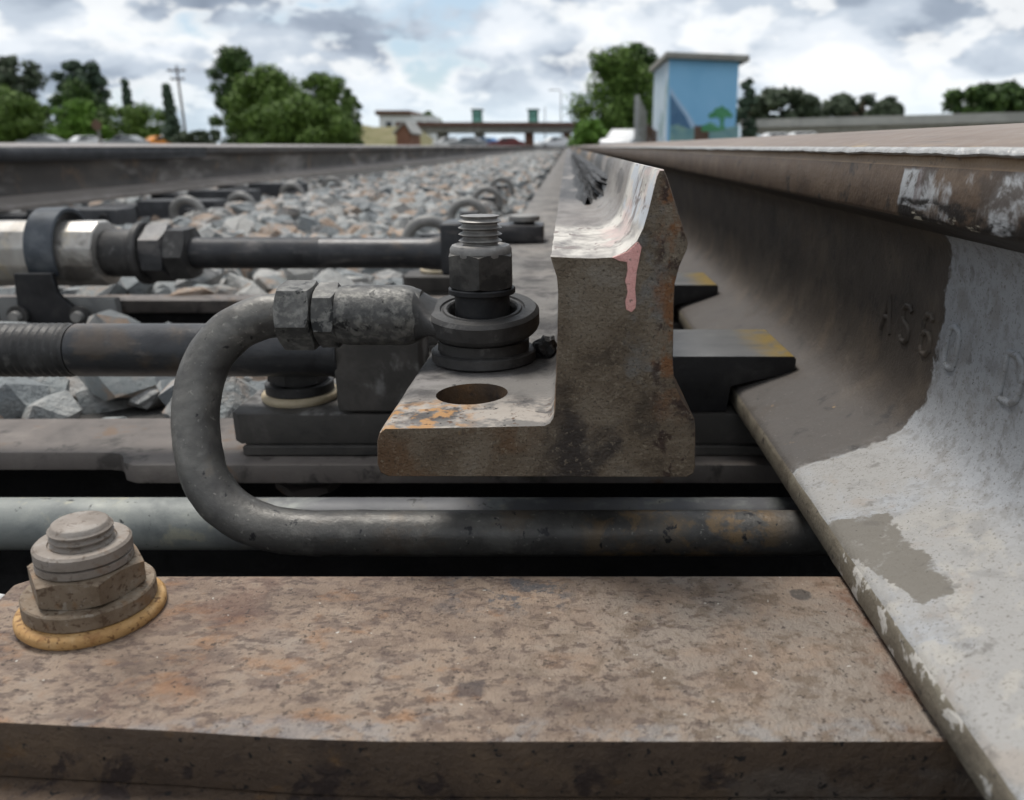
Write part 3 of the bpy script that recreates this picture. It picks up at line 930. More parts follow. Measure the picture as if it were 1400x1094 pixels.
# bore through the flange at the hole: cut the flange top strip and drop a cylinder
sw = link('switch_rail', bm, [m_scoop, m_flange, m_swside, m_under, m_end], smooth=40, loc=(0, D, hz(0.132)))
tag(sw, 'open switch rail with sawn end face, pale painted top edge and drilled side flange', 'switch rail')
# real holes: boolean with two cylinders, applied
EX, EY = -0.045, 0.421
HX, HY = -0.0446, 0.358
FT = sum(h for (x, h), q in zip(sprof, OUT) if q[0] in ((640, 585), (744, 583))) / 2
cut = NBM()
lathe(cut, [(0, 0), (0.0168, 0), (0.0168, 0.05), (0, 0.05)], (HX, HY, hz(FT + 0.035)), seg=48)
cme = bpy.data.meshes.new('cut')
cut.to_mesh(cme)
cut.free()
cme.materials.append(m_swside)
co = bpy.data.objects.new('cut', cme)
COL.objects.link(co)
bo = sw.modifiers.new('b', 'BOOLEAN')
bo.object = co
bo.operation = 'DIFFERENCE'
bo.solver = 'EXACT'
bpy.context.view_layer.update()
dg = bpy.context.evaluated_depsgraph_get()
nme = bpy.data.meshes.new_from_object(sw.evaluated_get(dg))
sw.modifiers.clear()
sw.data = nme
bpy.data.objects.remove(co)

# pink paint run on the end face: thin crazed film with its own thickness
m_pinkp = bpy.data.materials.new('pink_paint')
m_pinkp.use_nodes = True
_b = NB(m_pinkp.node_tree)
_g = _b.n('ShaderNodeNewGeometry').outputs['Position']
_v = _b.n('ShaderNodeTexVoronoi', feature='DISTANCE_TO_EDGE')
_b.put(_v.inputs['Vector'], _b.scl(_g, (1, 1, 1)))
_v.inputs['Scale'].default_value = 460
_c = _b.mix(_b.noise(_g, 150, 5), (0.68, 0.30, 0.27), (0.78, 0.46, 0.42))
_c = _b.mix(_b.math('MULTIPLY', _b.step(_v.outputs[0], 0.05, 0.01), 0.35), _c, (0.40, 0.17, 0.14))
_c = _b.mix(_b.math('MULTIPLY', _b.step(_b.noise(_g, 420, 4), 0.60, 0.66), 0.8), _c, (0.20, 0.14, 0.11))
_p = m_pinkp.node_tree.nodes['Principled BSDF']
_b.put(_p.inputs['Base Color'], _c)
_p.inputs['Roughness'].default_value = 0.6
_bp = _b.n('ShaderNodeBump')
_bp.inputs['Strength'].default_value = 0.8
_bp.inputs['Distance'].default_value = 0.0008
_b.put(_bp.inputs['Height'], _b.noise(_g, 500, 5))
_b.put(_p.inputs['Normal'], _bp.outputs[0])
pts_px = [(836, 352), (858, 344), (872, 330), (877, 338), (874, 352), (871, 372), (868, 395), (870, 412), (869, 421), (863, 427), (856, 423), (855, 412), (858, 399), (855, 384), (858, 370), (857, 358), (847, 357)]
bm = NBM()
fr, bk = [], []
for i, (a, c) in enumerate(pts_px):
    x, h = pl(a + rnd.uniform(-0.6, 0.6), c)
    bk.append(bm.verts.new((x, D + 0.0004, hz(h))))
    fr.append(bm.verts.new((x, D - 0.0006, hz(h))))
bm.faces.new(fr)
n_ = len(fr)
for i in range(n_):
    bm.faces.new((fr[i], fr[(i + 1) % n_], bk[(i + 1) % n_], bk[i]))
bmesh.ops.recalc_face_normals(bm, faces=bm.faces)
bev(bm, 0.0004, 2, 50)
o = link('paint_drip', bm, m_pinkp, parent=sw)
o['label'] = 'cracked pink paint run down the sawn end of the switch rail'

# caked grease in the hollow of the planed top, further back, ragged at its front
path = [Vector((x, 0, hz(h))) for x, h in sprof[1:9]]
fine = smooth_path(path, 6)
bm = NBM()
rows = []
gy = [0.60 + 0.009 * i for i in range(60)] + [1.14 + 0.06 * i for i in range(40)]
for y in gy:
    row = []
    for i, p in enumerate(fine):
        u = i / (len(fine) - 1)
        nx = (fine[min(i + 1, len(fine) - 1)] - fine[max(i - 1, 0)])
        nrm = Vector((-nx.z, 0, nx.x)).normalized()
        y_front = 0.63 + 0.10 * mnoise.noise(Vector((u * 7, 3.3, 0))) + 0.05 * mnoise.noise(Vector((u * 23, 1.3, 0)))
        ramp = max(0.0, min(1.0, (y - y_front) / 0.03)) * max(0.0, min(1.0, (u - 0.10 - 0.1 * mnoise.noise(Vector((y * 8, 0, 7)))) / 0.12)) * max(0, min(1, (0.93 - u) / 0.12))
        rid = 0.5 + 0.9 * abs(mnoise.noise(Vector((u * 9 + mnoise.noise(Vector((y * 3, 0, 0))) * 0.5, y * 2.2, 0)))) + 0.5 * mnoise.noise(Vector((u * 26, y * 45, 0)))
        off = -0.0006 + ramp * (0.0015 + 0.0068 * max(0.05, rid))
        row.append(bm.verts.new((p.x + nrm.x * off, y, p.z + nrm.z * off)))
    rows.append(row)
for a_, c_ in zip(rows, rows[1:]):
    for i in range(len(fine) - 1):
        bm.faces.new((a_[i], a_[i + 1], c_[i + 1], c_[i]))
bmesh.ops.recalc_face_normals(bm, faces=bm.faces)
o = link('grease_cake', bm, m_grease, parent=sw, smooth=60)
o['label'] = 'black caked grease in the hollow of the switch rail top'

# ------------------------------------------------------------------ sleeper plates and bearers
PLATE_T = 0.172


def plate(y0, label, mats, first=False, right=0.40):
    y1 = y0 + 0.097 if first else y0 + 0.088
    if first:
        poly = [(-0.224, 0.262), (-0.228, 0.290), (-0.221, 0.2970), (0.30, 0.2970), (0.30, 0.1990), (-0.055, 0.1990), (-0.085, 0.2003), (-0.12, 0.2035), (-0.215, 0.2100), (-0.222, 0.222)]
    else:
        poly = [(-0.222, y0), (-0.228, y0 + 0.006), (-0.228, y1 - 0.030), (-0.205, y1), (right, y1), (right, y0)]
    base = thing('base_plate', label, 'base plate', (0, y0 + 0.045, hz(0.195)))
    bm = bev(prism(NBM(), poly, hz(0.1935), hz(PLATE_T)), 0.0012, 2, 20)
    bm.normal_update()
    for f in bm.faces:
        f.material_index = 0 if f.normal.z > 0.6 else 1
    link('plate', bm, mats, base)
    return base


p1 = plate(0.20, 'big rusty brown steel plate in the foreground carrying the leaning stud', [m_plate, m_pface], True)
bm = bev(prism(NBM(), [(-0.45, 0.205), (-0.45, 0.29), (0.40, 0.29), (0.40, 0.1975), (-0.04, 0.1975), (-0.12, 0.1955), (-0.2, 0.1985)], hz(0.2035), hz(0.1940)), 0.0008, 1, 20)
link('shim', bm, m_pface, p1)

PY_ = {2: 0.509, 3: 0.795, 4: 1.10, 5: 1.40, 6: 1.70}
plates = {}
for k, y0 in PY_.items():
    plates[k] = plate(y0, {2: 'dark steel plate under the sawn end of the switch rail, cream ringed stud on it', 3: 'dark steel plate just behind the thick drive rod',
                           4: 'steel plate with studs just behind the thinner detector rod', 5: 'small steel plate in the ballast behind the detector rod', 6: 'farther steel plate in the ballast beside the switch rail'}[k], [m_pdark, m_pdark])
    bm = boxm(-0.220, 0.40, y0 - 0.0035, y0 + 0.088, hz(0.2005), hz(0.1940), w=0.0006, seg=1)
    link('shim', bm, m_pdark, plates[k])
    # slide table on the plate, wedge nose over the foot of the running rail
    bm = NBM()
    top, bot = 0.1325, 0.1715
    prf = [(-0.06, top), (0.1505, top), (0.1525, top + 0.002), (0.1522, top + 0.0095), (0.1480, top + 0.0120), (0.1100, 0.1535), (0.1080, bot), (-0.06, bot)]
    ya, yb = y0 + 0.003, y0 + 0.085
    a_ = [bm.verts.new((x - (0.010 if 0.14 < x else 0), ya, hz(h))) for x, h in prf]
    c_ = [bm.verts.new((x, ya + 0.006 if 0.14 < x else ya, hz(h))) for x, h in prf]
    fr = [bm.verts.new((x, ya, hz(h))) for x, h in prf]
    for v_ in a_ + c_:
        bm.verts.remove(v_)
    bk = [bm.verts.new((x, yb, hz(h))) for x, h in prf]
    n_ = len(prf)
    bm.faces.new(fr)
    bm.faces.new(bk[::-1])
    for i in range(n_):
        bm.faces.new((fr[i], fr[(i + 1) % n_], bk[(i + 1) % n_], bk[i]))
    bmesh.ops.recalc_face_normals(bm, faces=bm.faces)
    bev(bm, 0.0012, 2, 20)
    bm.normal_update()
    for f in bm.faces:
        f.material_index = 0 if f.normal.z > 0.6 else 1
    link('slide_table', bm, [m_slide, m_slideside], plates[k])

# bearer under plate 2 with its stepped front edge
b1 = thing('bearer', 'long brown steel bearer with a stepped front edge, running out to the left', 'bearer', (-0.4, 0.53, hz(0.25)))
poly = [(-1.25, 0.514), (-0.318, 0.514), (-0.308, 0.512), (-0.302, 0.505), (-0.297, 0.496), (-0.288, 0.491), (0.40, 0.491), (0.40, 0.597), (-1.25, 0.575)]
bm = bev(prism(NBM(), poly, hz(0.2150), hz(0.2015)), 0.0016, 2, 25)
bm.normal_update()
link('top_flange', bm, m_bearer, b1)
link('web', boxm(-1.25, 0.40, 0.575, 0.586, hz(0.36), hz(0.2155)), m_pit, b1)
bm = lathe(NBM(), [(0, 0), (0.0065, 0), (0.0085, 0.0015), (0.0085, 0.006), (0.006, 0.008), (0, 0.0085)], (-0.262, 0.520, hz(0.2015)), seg=20)
link('rivet', bm, m_black, b1)
b2_ = thing('bearer', 'narrow steel bearer behind the bright sleeve, partly hidden by the detector rod', 'bearer', (-0.6, 1.07, hz(0.25)))
link('top_flange', boxm(-1.25, 0.40, 1.06, 1.105, hz(0.214), hz(0.197), w=0.0015), m_bearer, b2_)
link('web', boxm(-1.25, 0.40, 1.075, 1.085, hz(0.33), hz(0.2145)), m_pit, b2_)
b0 = thing('bearer', 'dark bearer edge under the foreground plate, at the bottom left', 'bearer', (0, 0.23, hz(0.3)))
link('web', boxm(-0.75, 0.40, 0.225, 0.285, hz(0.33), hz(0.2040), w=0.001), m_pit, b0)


def stud(x, y, label, big, hexrot, mats, s=1.0, lean=0.0, below=False, group=None):
    """plate stud: seal ring, washer, hexagon nut, split lock nut, threaded end"""
    z0 = hz(PLATE_T)
    t = thing('anchor_stud', label, 'stud', (x, y, z0), group)
    o = (x, y, z0)
    lathe_ = lambda pr: lathe(NBM(), [(r * s, h * s) for r, h in pr], o, seg=56)
    t.rotation_euler = (0, lean, 0)
    link('seal_ring', lathe_([(0.020, 0.0), (0.0272, 0.0), (0.0285, 0.0018), (0.0285, 0.0042), (0.0272, 0.0058), (0.020, 0.0060)]), mats[0], t, 50)
    link('washer', lathe_([(0.010, 0.0061), (0.0246, 0.0061), (0.0252, 0.0068), (0.0252, 0.0128), (0.0246, 0.0135), (0.010, 0.0136)]), mats[1], t)
    link('nut', hexnut(NBM(), 0.0226 * s, 0.0137 * s, 0.0252 * s, o, rot=hexrot), mats[1], t, 25)
    ln = link('lock_nut', lathe_([(0.009, 0.0254), (0.0176, 0.0254), (0.0182, 0.0260), (0.0182, 0.0290), (0.0165, 0.0292), (0.0165, 0.0298), (0.0182, 0.0301), (0.0182, 0.0342), (0.0172, 0.0352), (0.0128, 0.0352), (0.0124, 0.0345), (0.0116, 0.0345)]), mats[2], t)
    pr = thread(0.0120, 0.030, 0.0422, 0.0030, 0.0011) + [(0.0106, 0.0430), (0.0098, 0.0436), (0, 0.0438)]
    link('thread', lathe_(pr), mats[2], t, 40)
    if below:
        zb = 0.2345 - PLATE_T
        link('under_washer', lathe(NBM(), [(0, -zb + 0.0002), (0.017, -zb + 0.0002), (0.017, -0.0432), (0, -0.0432)], o), m_pdark, t)
        link('under_nut', hexnut(NBM(), 0.0245, -zb - 0.0065, -zb, o, rot=0.3), m_bearer, t, 25)
        link('stud_tip', lathe(NBM(), [(0, -zb - 0.0125), (0.010, -zb - 0.0120), (0.0130, -zb - 0.009), (0.0135, -zb - 0.0066), (0, -zb - 0.0066)], o), m_threads, t)
    return t


stud(-0.1830, 0.2690, 'rusty stud with stacked nuts and an orange seal ring on the foreground plate', True, R(10), [m_ring, m_rustnut, m_topnut], 0.90, lean=R(2.5))
stud(-0.1910, 0.547, 'grey stud with a cream seal ring, its upper end hidden by the drive rod', False, R(22), [m_creamring, m_eye, m_nut], 0.94, below=True)
stud(-0.185, 1.150, 'low stud with pale ring on the plate behind the detector rod', False, R(5), [m_creamring, m_nut, m_nut], 0.9)
# flat-headed pin beside it
# ------------------------------------------------------------------ straight pipe and bent rod
pp = thing('pipe', 'straight pale green-grey pipe lying low behind the bent rod', 'pipe', (-0.3, 0.435, hz(0.231)))
bm = tube(NBM(), [(x, 0.435, hz(0.2165)) for x in (-1.2, -0.8, -0.4, -0.3, -0.2, -0.1, 0, 0.1, 0.2, 0.4)], 0.0157, 40)
link('tube', bm, m_pale, pp, 40)
br = thing('bent_rod', 'grey steel rod bent into a hook with an eye end on the switch rail', 'rod', (-0.19, 0.39, hz(0.2)))
core = [(0.40, 0.372, hz(0.1905)), (0.05, 0.372, hz(0.1905)), (-0.10, 0.372, hz(0.1905)), (-0.146, 0.3725, hz(0.1895)), (-0.172, 0.376, hz(0.181)), (-0.187, 0.382, hz(0.166)), (-0.1935, 0.391, hz(0.146)), (-0.1945, 0.400, hz(0.126)), (-0.190, 0.409, hz(0.108)), (-0.179, 0.416, hz(0.0945)), (-0.164, 0.420, hz(0.0875)), (-0.148, 0.421, hz(0.0862)), (-0.128, 0.421, hz(0.086))]
bm = tube(NBM(), smooth_path(core, 14), 0.0118, 48)
for v_ in bm.verts:
    v_.co += Vector((mnoise.noise(v_.co * 120), mnoise.noise(v_.co * 120 + Vector((9, 0, 0))), mnoise.noise(v_.co * 120 + Vector((0, 7, 0))))) * 0.00035
link('bar', bm, m_bent, br, 40)
EZ = hz(0.0862)
oE = (0, EY, EZ)
bm = hexnut(NBM(), 0.0190, -0.1515, -0.1335, oE, axis='X', rot=R(8))
link('lock_nut', bm, m_socket, br, 25)
bm = hexnut(NBM(), 0.0174, -0.1326, -0.121, oE, axis='X', rot=R(18))
sk = link('socket_hexagon', bm, m_socket, br, 25)
bm = lathe(NBM(), [(0.009, -0.1215), (0.0152, -0.121), (0.0160, -0.117), (0.0160, -0.086), (0.0156, -0.0835), (0.0132, -0.0772), (0, -0.0770)], oE, axis='X', seg=48)
link('socket', bm, m_socket, br, 35)
# eye: ring about Z, flattened, with neck
ET = 0.0060
bm = lathe(NBM(), [(0.0182, -ET), (0.0285, -ET), (0.0296, -ET + 0.0012), (0.0303, -0.003), (0.0303, 0.004), (0.0298, ET - 0.0014), (0.0286, ET - 0.0002), (0.0284, ET), (0.0226, ET), (0.0220, ET - 0.0010), (0.0212, ET - 0.0010), (0.0206, ET - 0.0002), (0.0192, ET - 0.0002), (0.0184, ET - 0.0010), (0.0176, ET - 0.003), (0.0174, -ET + 0.002), (0.0182, -ET)], (0, 0, 0), seg=72)
TILT = Matrix.Rotation(R(8.5), 4, 'X')
bmesh.ops.transform(bm, matrix=Matrix.Translation((EX, EY, EZ - 0.0012)) @ TILT, verts=bm.verts)
link('eye', bm, m_eye, br, 18)
bm = NBM()
secs = [(-0.0800, 0.0138, 0.0134), (-0.0768, 0.0142, 0.0112), (-0.0732, 0.0165, 0.0078), (-0.0690, 0.0195, 0.0055), (-0.065, 0.0212, 0.0052)]
rows = []
for x, wy_, wz_ in secs:
    rows.append([bm.verts.new((x, EY + wy_ * math.copysign(abs(math.cos(a)) ** 0.6, math.cos(a)), EZ + wz_ * math.copysign(abs(math.sin(a)) ** 0.6, math.sin(a)))) for a in [2 * math.pi * k / 28 for k in range(28)]])
for a, c in zip(rows, rows[1:]):
    for k in range(28):
        bm.faces.new((a[k], a[(k + 1) % 28], c[(k + 1) % 28], c[k]))
# keep the neck outside the bore
for v_ in bm.verts:
    d = math.hypot(v_.co.x - EX, v_.co.y - EY)
    if d < 0.0245:
        k = 0.0245 / d
        v_.co.x = EX + (v_.co.x - EX) * k
        v_.co.y = EY + (v_.co.y - EY) * k
for v_ in bm.verts:
    k = min(1, max(0, (v_.co.x + 0.0785) / 0.008))
    v_.co.z += (v_.co.y - EY) * math.tan(R(8.5)) * k - 0.0012 * k
bmesh.ops.recalc_face_normals(bm, faces=bm.faces)
link('neck', bm, m_eye, br, 50)

# bolt through the eye
zf = hz(FT)
eb = thing('eye_bolt', 'upright threaded bolt and nut through the rod eye on the switch rail flange', 'bolt', (EX, EY, zf))
oB = (EX, EY, zf)
ze = EZ - zf
link('collar', lathe(NBM(), [(0, 0.0003), (0.0276, 0.0003), (0.0282, 0.001), (0.0282, 0.0055), (0.0272, 0.0062), (0.0246, 0.0064), (0.0246, ze - 0.0125), (0.0190, ze - 0.0100), (0, ze - 0.0100)], oB, seg=56), m_eye, eb)
link('shank', lathe(NBM(), [(0, 0.012), (0.0146, 0.012), (0.0146, ze + 0.014), (0, ze + 0.014)], oB, seg=48), m_black, eb)
zt = zf - hz(0.0735)      # height of washer underside relative to flange is negative of this
h_w = FT - 0.0742
link('washer', lathe(NBM(), [(0, h_w), (0.0172, h_w), (0.0177, h_w + 0.0006), (0.0177, h_w + 0.0026), (0.0172, h_w + 0.0032), (0, h_w + 0.0032)], oB, seg=48), m_black, eb)
link('nut', hexnut(NBM(), 0.0184, h_w + 0.0034, h_w + 0.0215, oB, rot=R(-90 + 2)), m_nut, eb, 25)
link('nut_collar', lathe(NBM(), [(0.010, h_w + 0.017), (0.0157, h_w + 0.0185), (0.0161, h_w + 0.0205), (0.0161, h_w + 0.0235), (0.0150, h_w + 0.0252), (0.0130, h_w + 0.0258), (0.0118, h_w + 0.0248), (0.010, h_w + 0.0248)], oB, seg=48), m_threads, eb, 40)
th = thread(0.0113, h_w + 0.0225, h_w + 0.0395, 0.0033, 0.0023, 0.55)
link('thread', lathe(NBM(), th + [(0.0100, h_w + 0.0402), (0, h_w + 0.0406)], oB, seg=48), m_threads, eb, 40)
# oily crumbs behind the collar
bm = NBM()
bmesh.ops.create_icosphere(bm, subdivisions=3, radius=0.0068)
for v_ in bm.verts:
    v_.co = v_.co * (1 + 0.45 * mnoise.noise(v_.co * 260)) + Vector((EX + 0.0335, EY + 0.006, zf + 0.005))
    v_.co.z = zf - 0.0005 + (v_.co.z - zf) * 1.0
o = link('grease_lump', bm, m_grease, eb, 0)

# ------------------------------------------------------------------ drive rod (thick)
dr = thing('drive_rod', 'thick dark drive rod with threaded left part and square end block', 'rod', (-0.3, 0.525, hz(0.15)))
oD = (0, 0.525, hz(0.1315))
pr = [(0, -0.95)]
t = -0.95
while t < -0.3355:
    pr += [(0.0172, t + 0.0004), (0.0183, t + 0.0022), (0.0183, t + 0.0032), (0.0172, t + 0.0050)]
    t += 0.0054
pr += [(0.0176, -0.332), (0, -0.332)]
link('thread', lathe(NBM(), pr, oD, axis='X', seg=48), m_eye, dr, 35)
link('bar', lathe(NBM(), [(0, -0.3318), (0.0172, -0.3315), (0.0180, -0.330), (0.0180, -0.160), (0.019, -0.156), (0.019, -0.152), (0, -0.152)], oD, axis='X', seg=48), m_rod, dr, 35)
bm = boxm(-0.154, -0.0965, 0.508, 0.545, hz(0.1705), hz(0.1205), w=0.003, seg=3)
link('end_block', bm, m_pdark, dr)

# ------------------------------------------------------------------ detector rod (farther)
Yd, hd = 0.985, 0.1245
oR = (0, Yd, hz(hd))
de = thing('detector_rod', 'thinner dark detector rod with lock nut and bright sleeve joint at left', 'rod', (-0.4, Yd, hz(0.17)))
link('bar', lathe(NBM(), [(0, -0.475), (0.0185, -0.475), (0.0185, -0.17), (0.021, -0.155), (0.0245, -0.148), (0, -0.146)], oR, axis='X', seg=40), m_rod, de, 35)
pr = [(0, -0.455)]
t = -0.455
while t < -0.30:
    pr += [(0.0186, t + 0.0003), (0.0191, t + 0.0012), (0.0186, t + 0.0022)]
    t += 0.0025
pr += [(0.0186, -0.300), (0, -0.300)]
link('thread', lathe(NBM(), pr, oR, axis='X', seg=40), m_rod, de, 35)
link('lock_nut', hexnut(NBM(), 0.035, -0.510, -0.482, oR, axis='X', rot=R(28)), m_rod, de, 25)
link('lock_nut', hexnut(NBM(), 0.034, -0.4815, -0.456, oR, axis='X', rot=R(2)), m_eye, de, 25)
link('flange_ring', lathe(NBM(), [(0, -0.520), (0.036, -0.520), (0.038, -0.518), (0.038, -0.512), (0.036, -0.5105), (0, -0.5105)], oR, axis='X', seg=40), m_eye, de)
link('coupling', lathe(NBM(), [(0, -0.560), (0.028, -0.560), (0.029, -0.557), (0.029, -0.522), (0, -0.520)], oR, axis='X', seg=40), m_eye, de)
bm = lathe(NBM(), [(0, -1.30), (0.040, -1.30), (0.040, -0.563), (0.0385, -0.5605), (0, -0.5602)], oR, axis='X', seg=12, rot=R(15))
link('sleeve', bev(bm, 0.003, 2, 15), m_sleeve, de, 20)
# clevis tongue over the flange
link('clevis', boxm(-0.150, -0.122, Yd - 0.030, Yd + 0.03, hz(0.148), hz(0.086), w=0.005, seg=3), m_rod, de)
link('tongue', boxm(-0.124, -0.028, Yd - 0.022, Yd + 0.026, hz(FT - 0.0005), hz(0.0895), w=0.003, seg=2), m_rod, de)
pb = thing('pin', 'flat headed pin holding the detector rod tongue on the switch rail', 'pin', (-0.052, Yd + 0.004, hz(0.0895)))
link('head', lathe(NBM(), [(0, 0.0035), (0.0185, 0.0035), (0.0190, 0.005), (0.0185, 0.0095), (0.016, 0.0105), (0, 0.0108)], (-0.052, Yd + 0.004, hz(0.0895)), seg=32), m_clip, pb)
link('washer', lathe(NBM(), [(0, 0.0002), (0.013, 0.0002), (0.013, 0.0034), (0, 0.0034)], (-0.052, Yd + 0.004, hz(0.0895)), seg=32), m_black, pb)

# strap clamp round the sleeve and its foot bracket
sc_ = thing('strap_clamp', 'blue-black strap clamp bent over the bright sleeve and bolted to a bracket', 'clamp', (-0.62, Yd, hz(0.21)))
bm = NBM()
ring_o, ring_i = 0.0485, 0.0435
path = []
for k in range(25):
    a = R(205 - 230 * k / 24)
    path.append((math.cos(a), math.sin(a)))
rows = []
for ux, uz in path:
    q = []
    for xx in (-0.634, -0.600):
        for rr_ in (ring_i, ring_o):
            q.append(bm.verts.new((xx, Yd + ux * rr_, hz(hd) + uz * rr_ * 1.12)))
    rows.append(q)
for a, c in zip(rows, rows[1:]):
    for i, j in ((0, 1), (1, 3), (3, 2), (2, 0)):
        bm.faces.new((a[i], a[j], c[j], c[i]))
bm.faces.new((rows[0][0], rows[0][1], rows[0][3], rows[0][2]))
bm.faces.new((rows[-1][0], rows[-1][1], rows[-1][3], rows[-1][2]))
bmesh.ops.recalc_face_normals(bm, faces=bm.faces)
link('strap', bev(bm, 0.0012, 1, 40), m_strap, sc_, 40)
zb_ = hz(hd)
bm = NBM()
tri = [(-0.642, zb_ - 0.016), (-0.598, zb_ - 0.016), (-0.596, zb_ - 0.040), (-0.560, zb_ - 0.078), (-0.548, zb_ - 0.105), (-0.650, zb_ - 0.105), (-0.645, zb_ - 0.05)]
a_ = [bm.verts.new((x, Yd - 0.060, z)) for x, z in tri]
c_ = [bm.verts.new((x, Yd - 0.052, z)) for x, z in tri]
bm.faces.new(a_)
bm.faces.new(c_[::-1])
for i in range(len(tri)):
    bm.faces.new((a_[i], a_[(i + 1) % len(tri)], c_[(i + 1) % len(tri)], c_[i]))
bmesh.ops.recalc_face_normals(bm, faces=bm.faces)
link('gusset', bev(bm, 0.001, 1, 30), m_black, sc_)
link('bracket', boxm(-0.676, -0.535, Yd - 0.050, Yd - 0.038, hz(0.245), hz(hd + 0.047), w=0.0015), m_grey, sc_)
for xb in (-0.645, -0.572):
    ob = link('bolt', lathe(NBM(), [(0, -0.012), (0.006, -0.012), (0.0065, -0.008), (0.0065, 0.0), (0, 0)], (xb, Yd - 0.060, hz(hd + 0.0655)), axis='Y', seg=16), m_clip, sc_)
    link('bolt_washer', lathe(NBM(), [(0, -0.004), (0.012, -0.004), (0.012, 0.0), (0, 0)], (xb, Yd - 0.0602, hz(hd + 0.0655)), axis='Y', seg=20), m_eye, ob)

# ------------------------------------------------------------------ clips and chairs in the ballast
def clip(x, y, label, s=1.0, flip=1, group='spring clips in the ballast'):
    """elastic rail clip: a round bar bent into an arch with its tail in a cast shoulder"""
    z = hz(bed_h(x, y)) + 0.012
    t = thing('rail_clip', label, 'rail clip', (x, y, z), group)
    pts = []
    for k in range(13):
        a = R(-25 + 215 * k / 12)
        pts.append((x + flip * 0.040 * s * math.cos(a), y - 0.012 * s * math.sin(a / 2), z + 0.008 + 0.040 * s * math.sin(a)))
    e = Vector(pts[-1])
    pts += [e + Vector((flip * 0.012 * s, 0.02 * s, -0.008 * s)), e + Vector((flip * 0.04 * s, 0.05 * s, -0.006 * s))]
    b0_ = Vector(pts[0])
    pts = [b0_ + Vector((-flip * 0.03 * s, 0.06 * s, -0.006 * s)), b0_ + Vector((-flip * 0.006 * s, 0.03 * s, -0.010 * s))] + pts
    link('spring_bar', tube(NBM(), smooth_path(pts, 5), 0.0105 * s, 14), m_clip, t, 50)
    link('shoulder', boxm(x - 0.022 * s, x + 0.024 * s, y + 0.02 * s, y + 0.055 * s, z - 0.03, z + 0.020 * s, w=0.004), m_chair, t)
    return t


ord_ = ['nearest', 'second nearest', 'third nearest', 'fourth nearest', 'fifth nearest']
for k, (cx_, cy_) in enumerate(((-0.265, 1.56), (-0.255, 2.10), (-0.265, 2.72), (-0.27, 3.4))):
    clip(cx_, cy_, '%s round-bar spring clip in the ballast beside the switch rail' % ord_[k], 1.05)
for k, (cx_, cy_) in enumerate(((-1.12, 2.42), (-1.17, 2.95), (-1.20, 3.6), (-1.22, 4.3))):
    clip(cx_, cy_, '%s round-bar spring clip beside the left running rail' % ord_[k], 1.15, -1)


def chair_block(x1, y, label):
    t = thing('chair_block', label, 'rail chair', (x1 - 0.1, y, hz(0.2)), 'black chair blocks along the left rail')
    bm = NBM()
    box(bm, x1 - 0.24, x1, y - 0.05, y + 0.05, hz(0.225), hz(0.158))
    bev(bm, 0.005, 2)
    link('block', bm, m_chair, t)
    link('slot_bush', lathe(NBM(), [(0.008, 0.0), (0.013, 0.0), (0.014, -0.003), (0.013, -0.006), (0.007, -0.006), (0.007, -0.001)], (x1 - 0.035, y - 0.0505, hz(0.183)), axis='Y', seg=18), m_black, t)
    link('ledge', boxm(x1 - 0.38, x1 - 0.245, y - 0.055, y + 0.055, hz(0.225), hz(0.172), w=0.004), m_chair, t)


for k, (x1, y) in enumerate(((-1.185, 2.20), (-1.075, 2.55), (-1.19, 3.15), (-1.19, 3.75))):
    chair_block(x1, y, '%s black iron chair block under the left running rail' % ord_[k])

# ------------------------------------------------------------------ background
def leafmat(name, cols):
    m = material(name, cols, 0.8, 0.7, 0.0, island=True, bump=0, rvar=0.05)
    return m


L_dark = leafmat('leaves_dark', [(0.020, 0.042, 0.010), (0.040, 0.078, 0.016), (0.07, 0.125, 0.028)])
L_mid = leafmat('leaves_mid', [(0.045, 0.085, 0.012), (0.082, 0.142, 0.022), (0.13, 0.205, 0.04)])
L_lime = leafmat('leaves_lime', [(0.055, 0.12, 0.012), (0.095, 0.195, 0.022), (0.15, 0.27, 0.04)])
L_grey = leafmat('leaves_grey', [(0.035, 0.05, 0.028), (0.055, 0.075, 0.042), (0.085, 0.11, 0.065)])
L_blue = leafmat('leaves_blue', [(0.034, 0.056, 0.036), (0.056, 0.088, 0.056), (0.085, 0.125, 0.082)])
m_bark = material('bark', [(0.05, 0.035, 0.025), (0.09, 0.065, 0.045), (0.13, 0.10, 0.075)], 3, 0.9, bump=0.5, bscale=12, bdist=0.02)


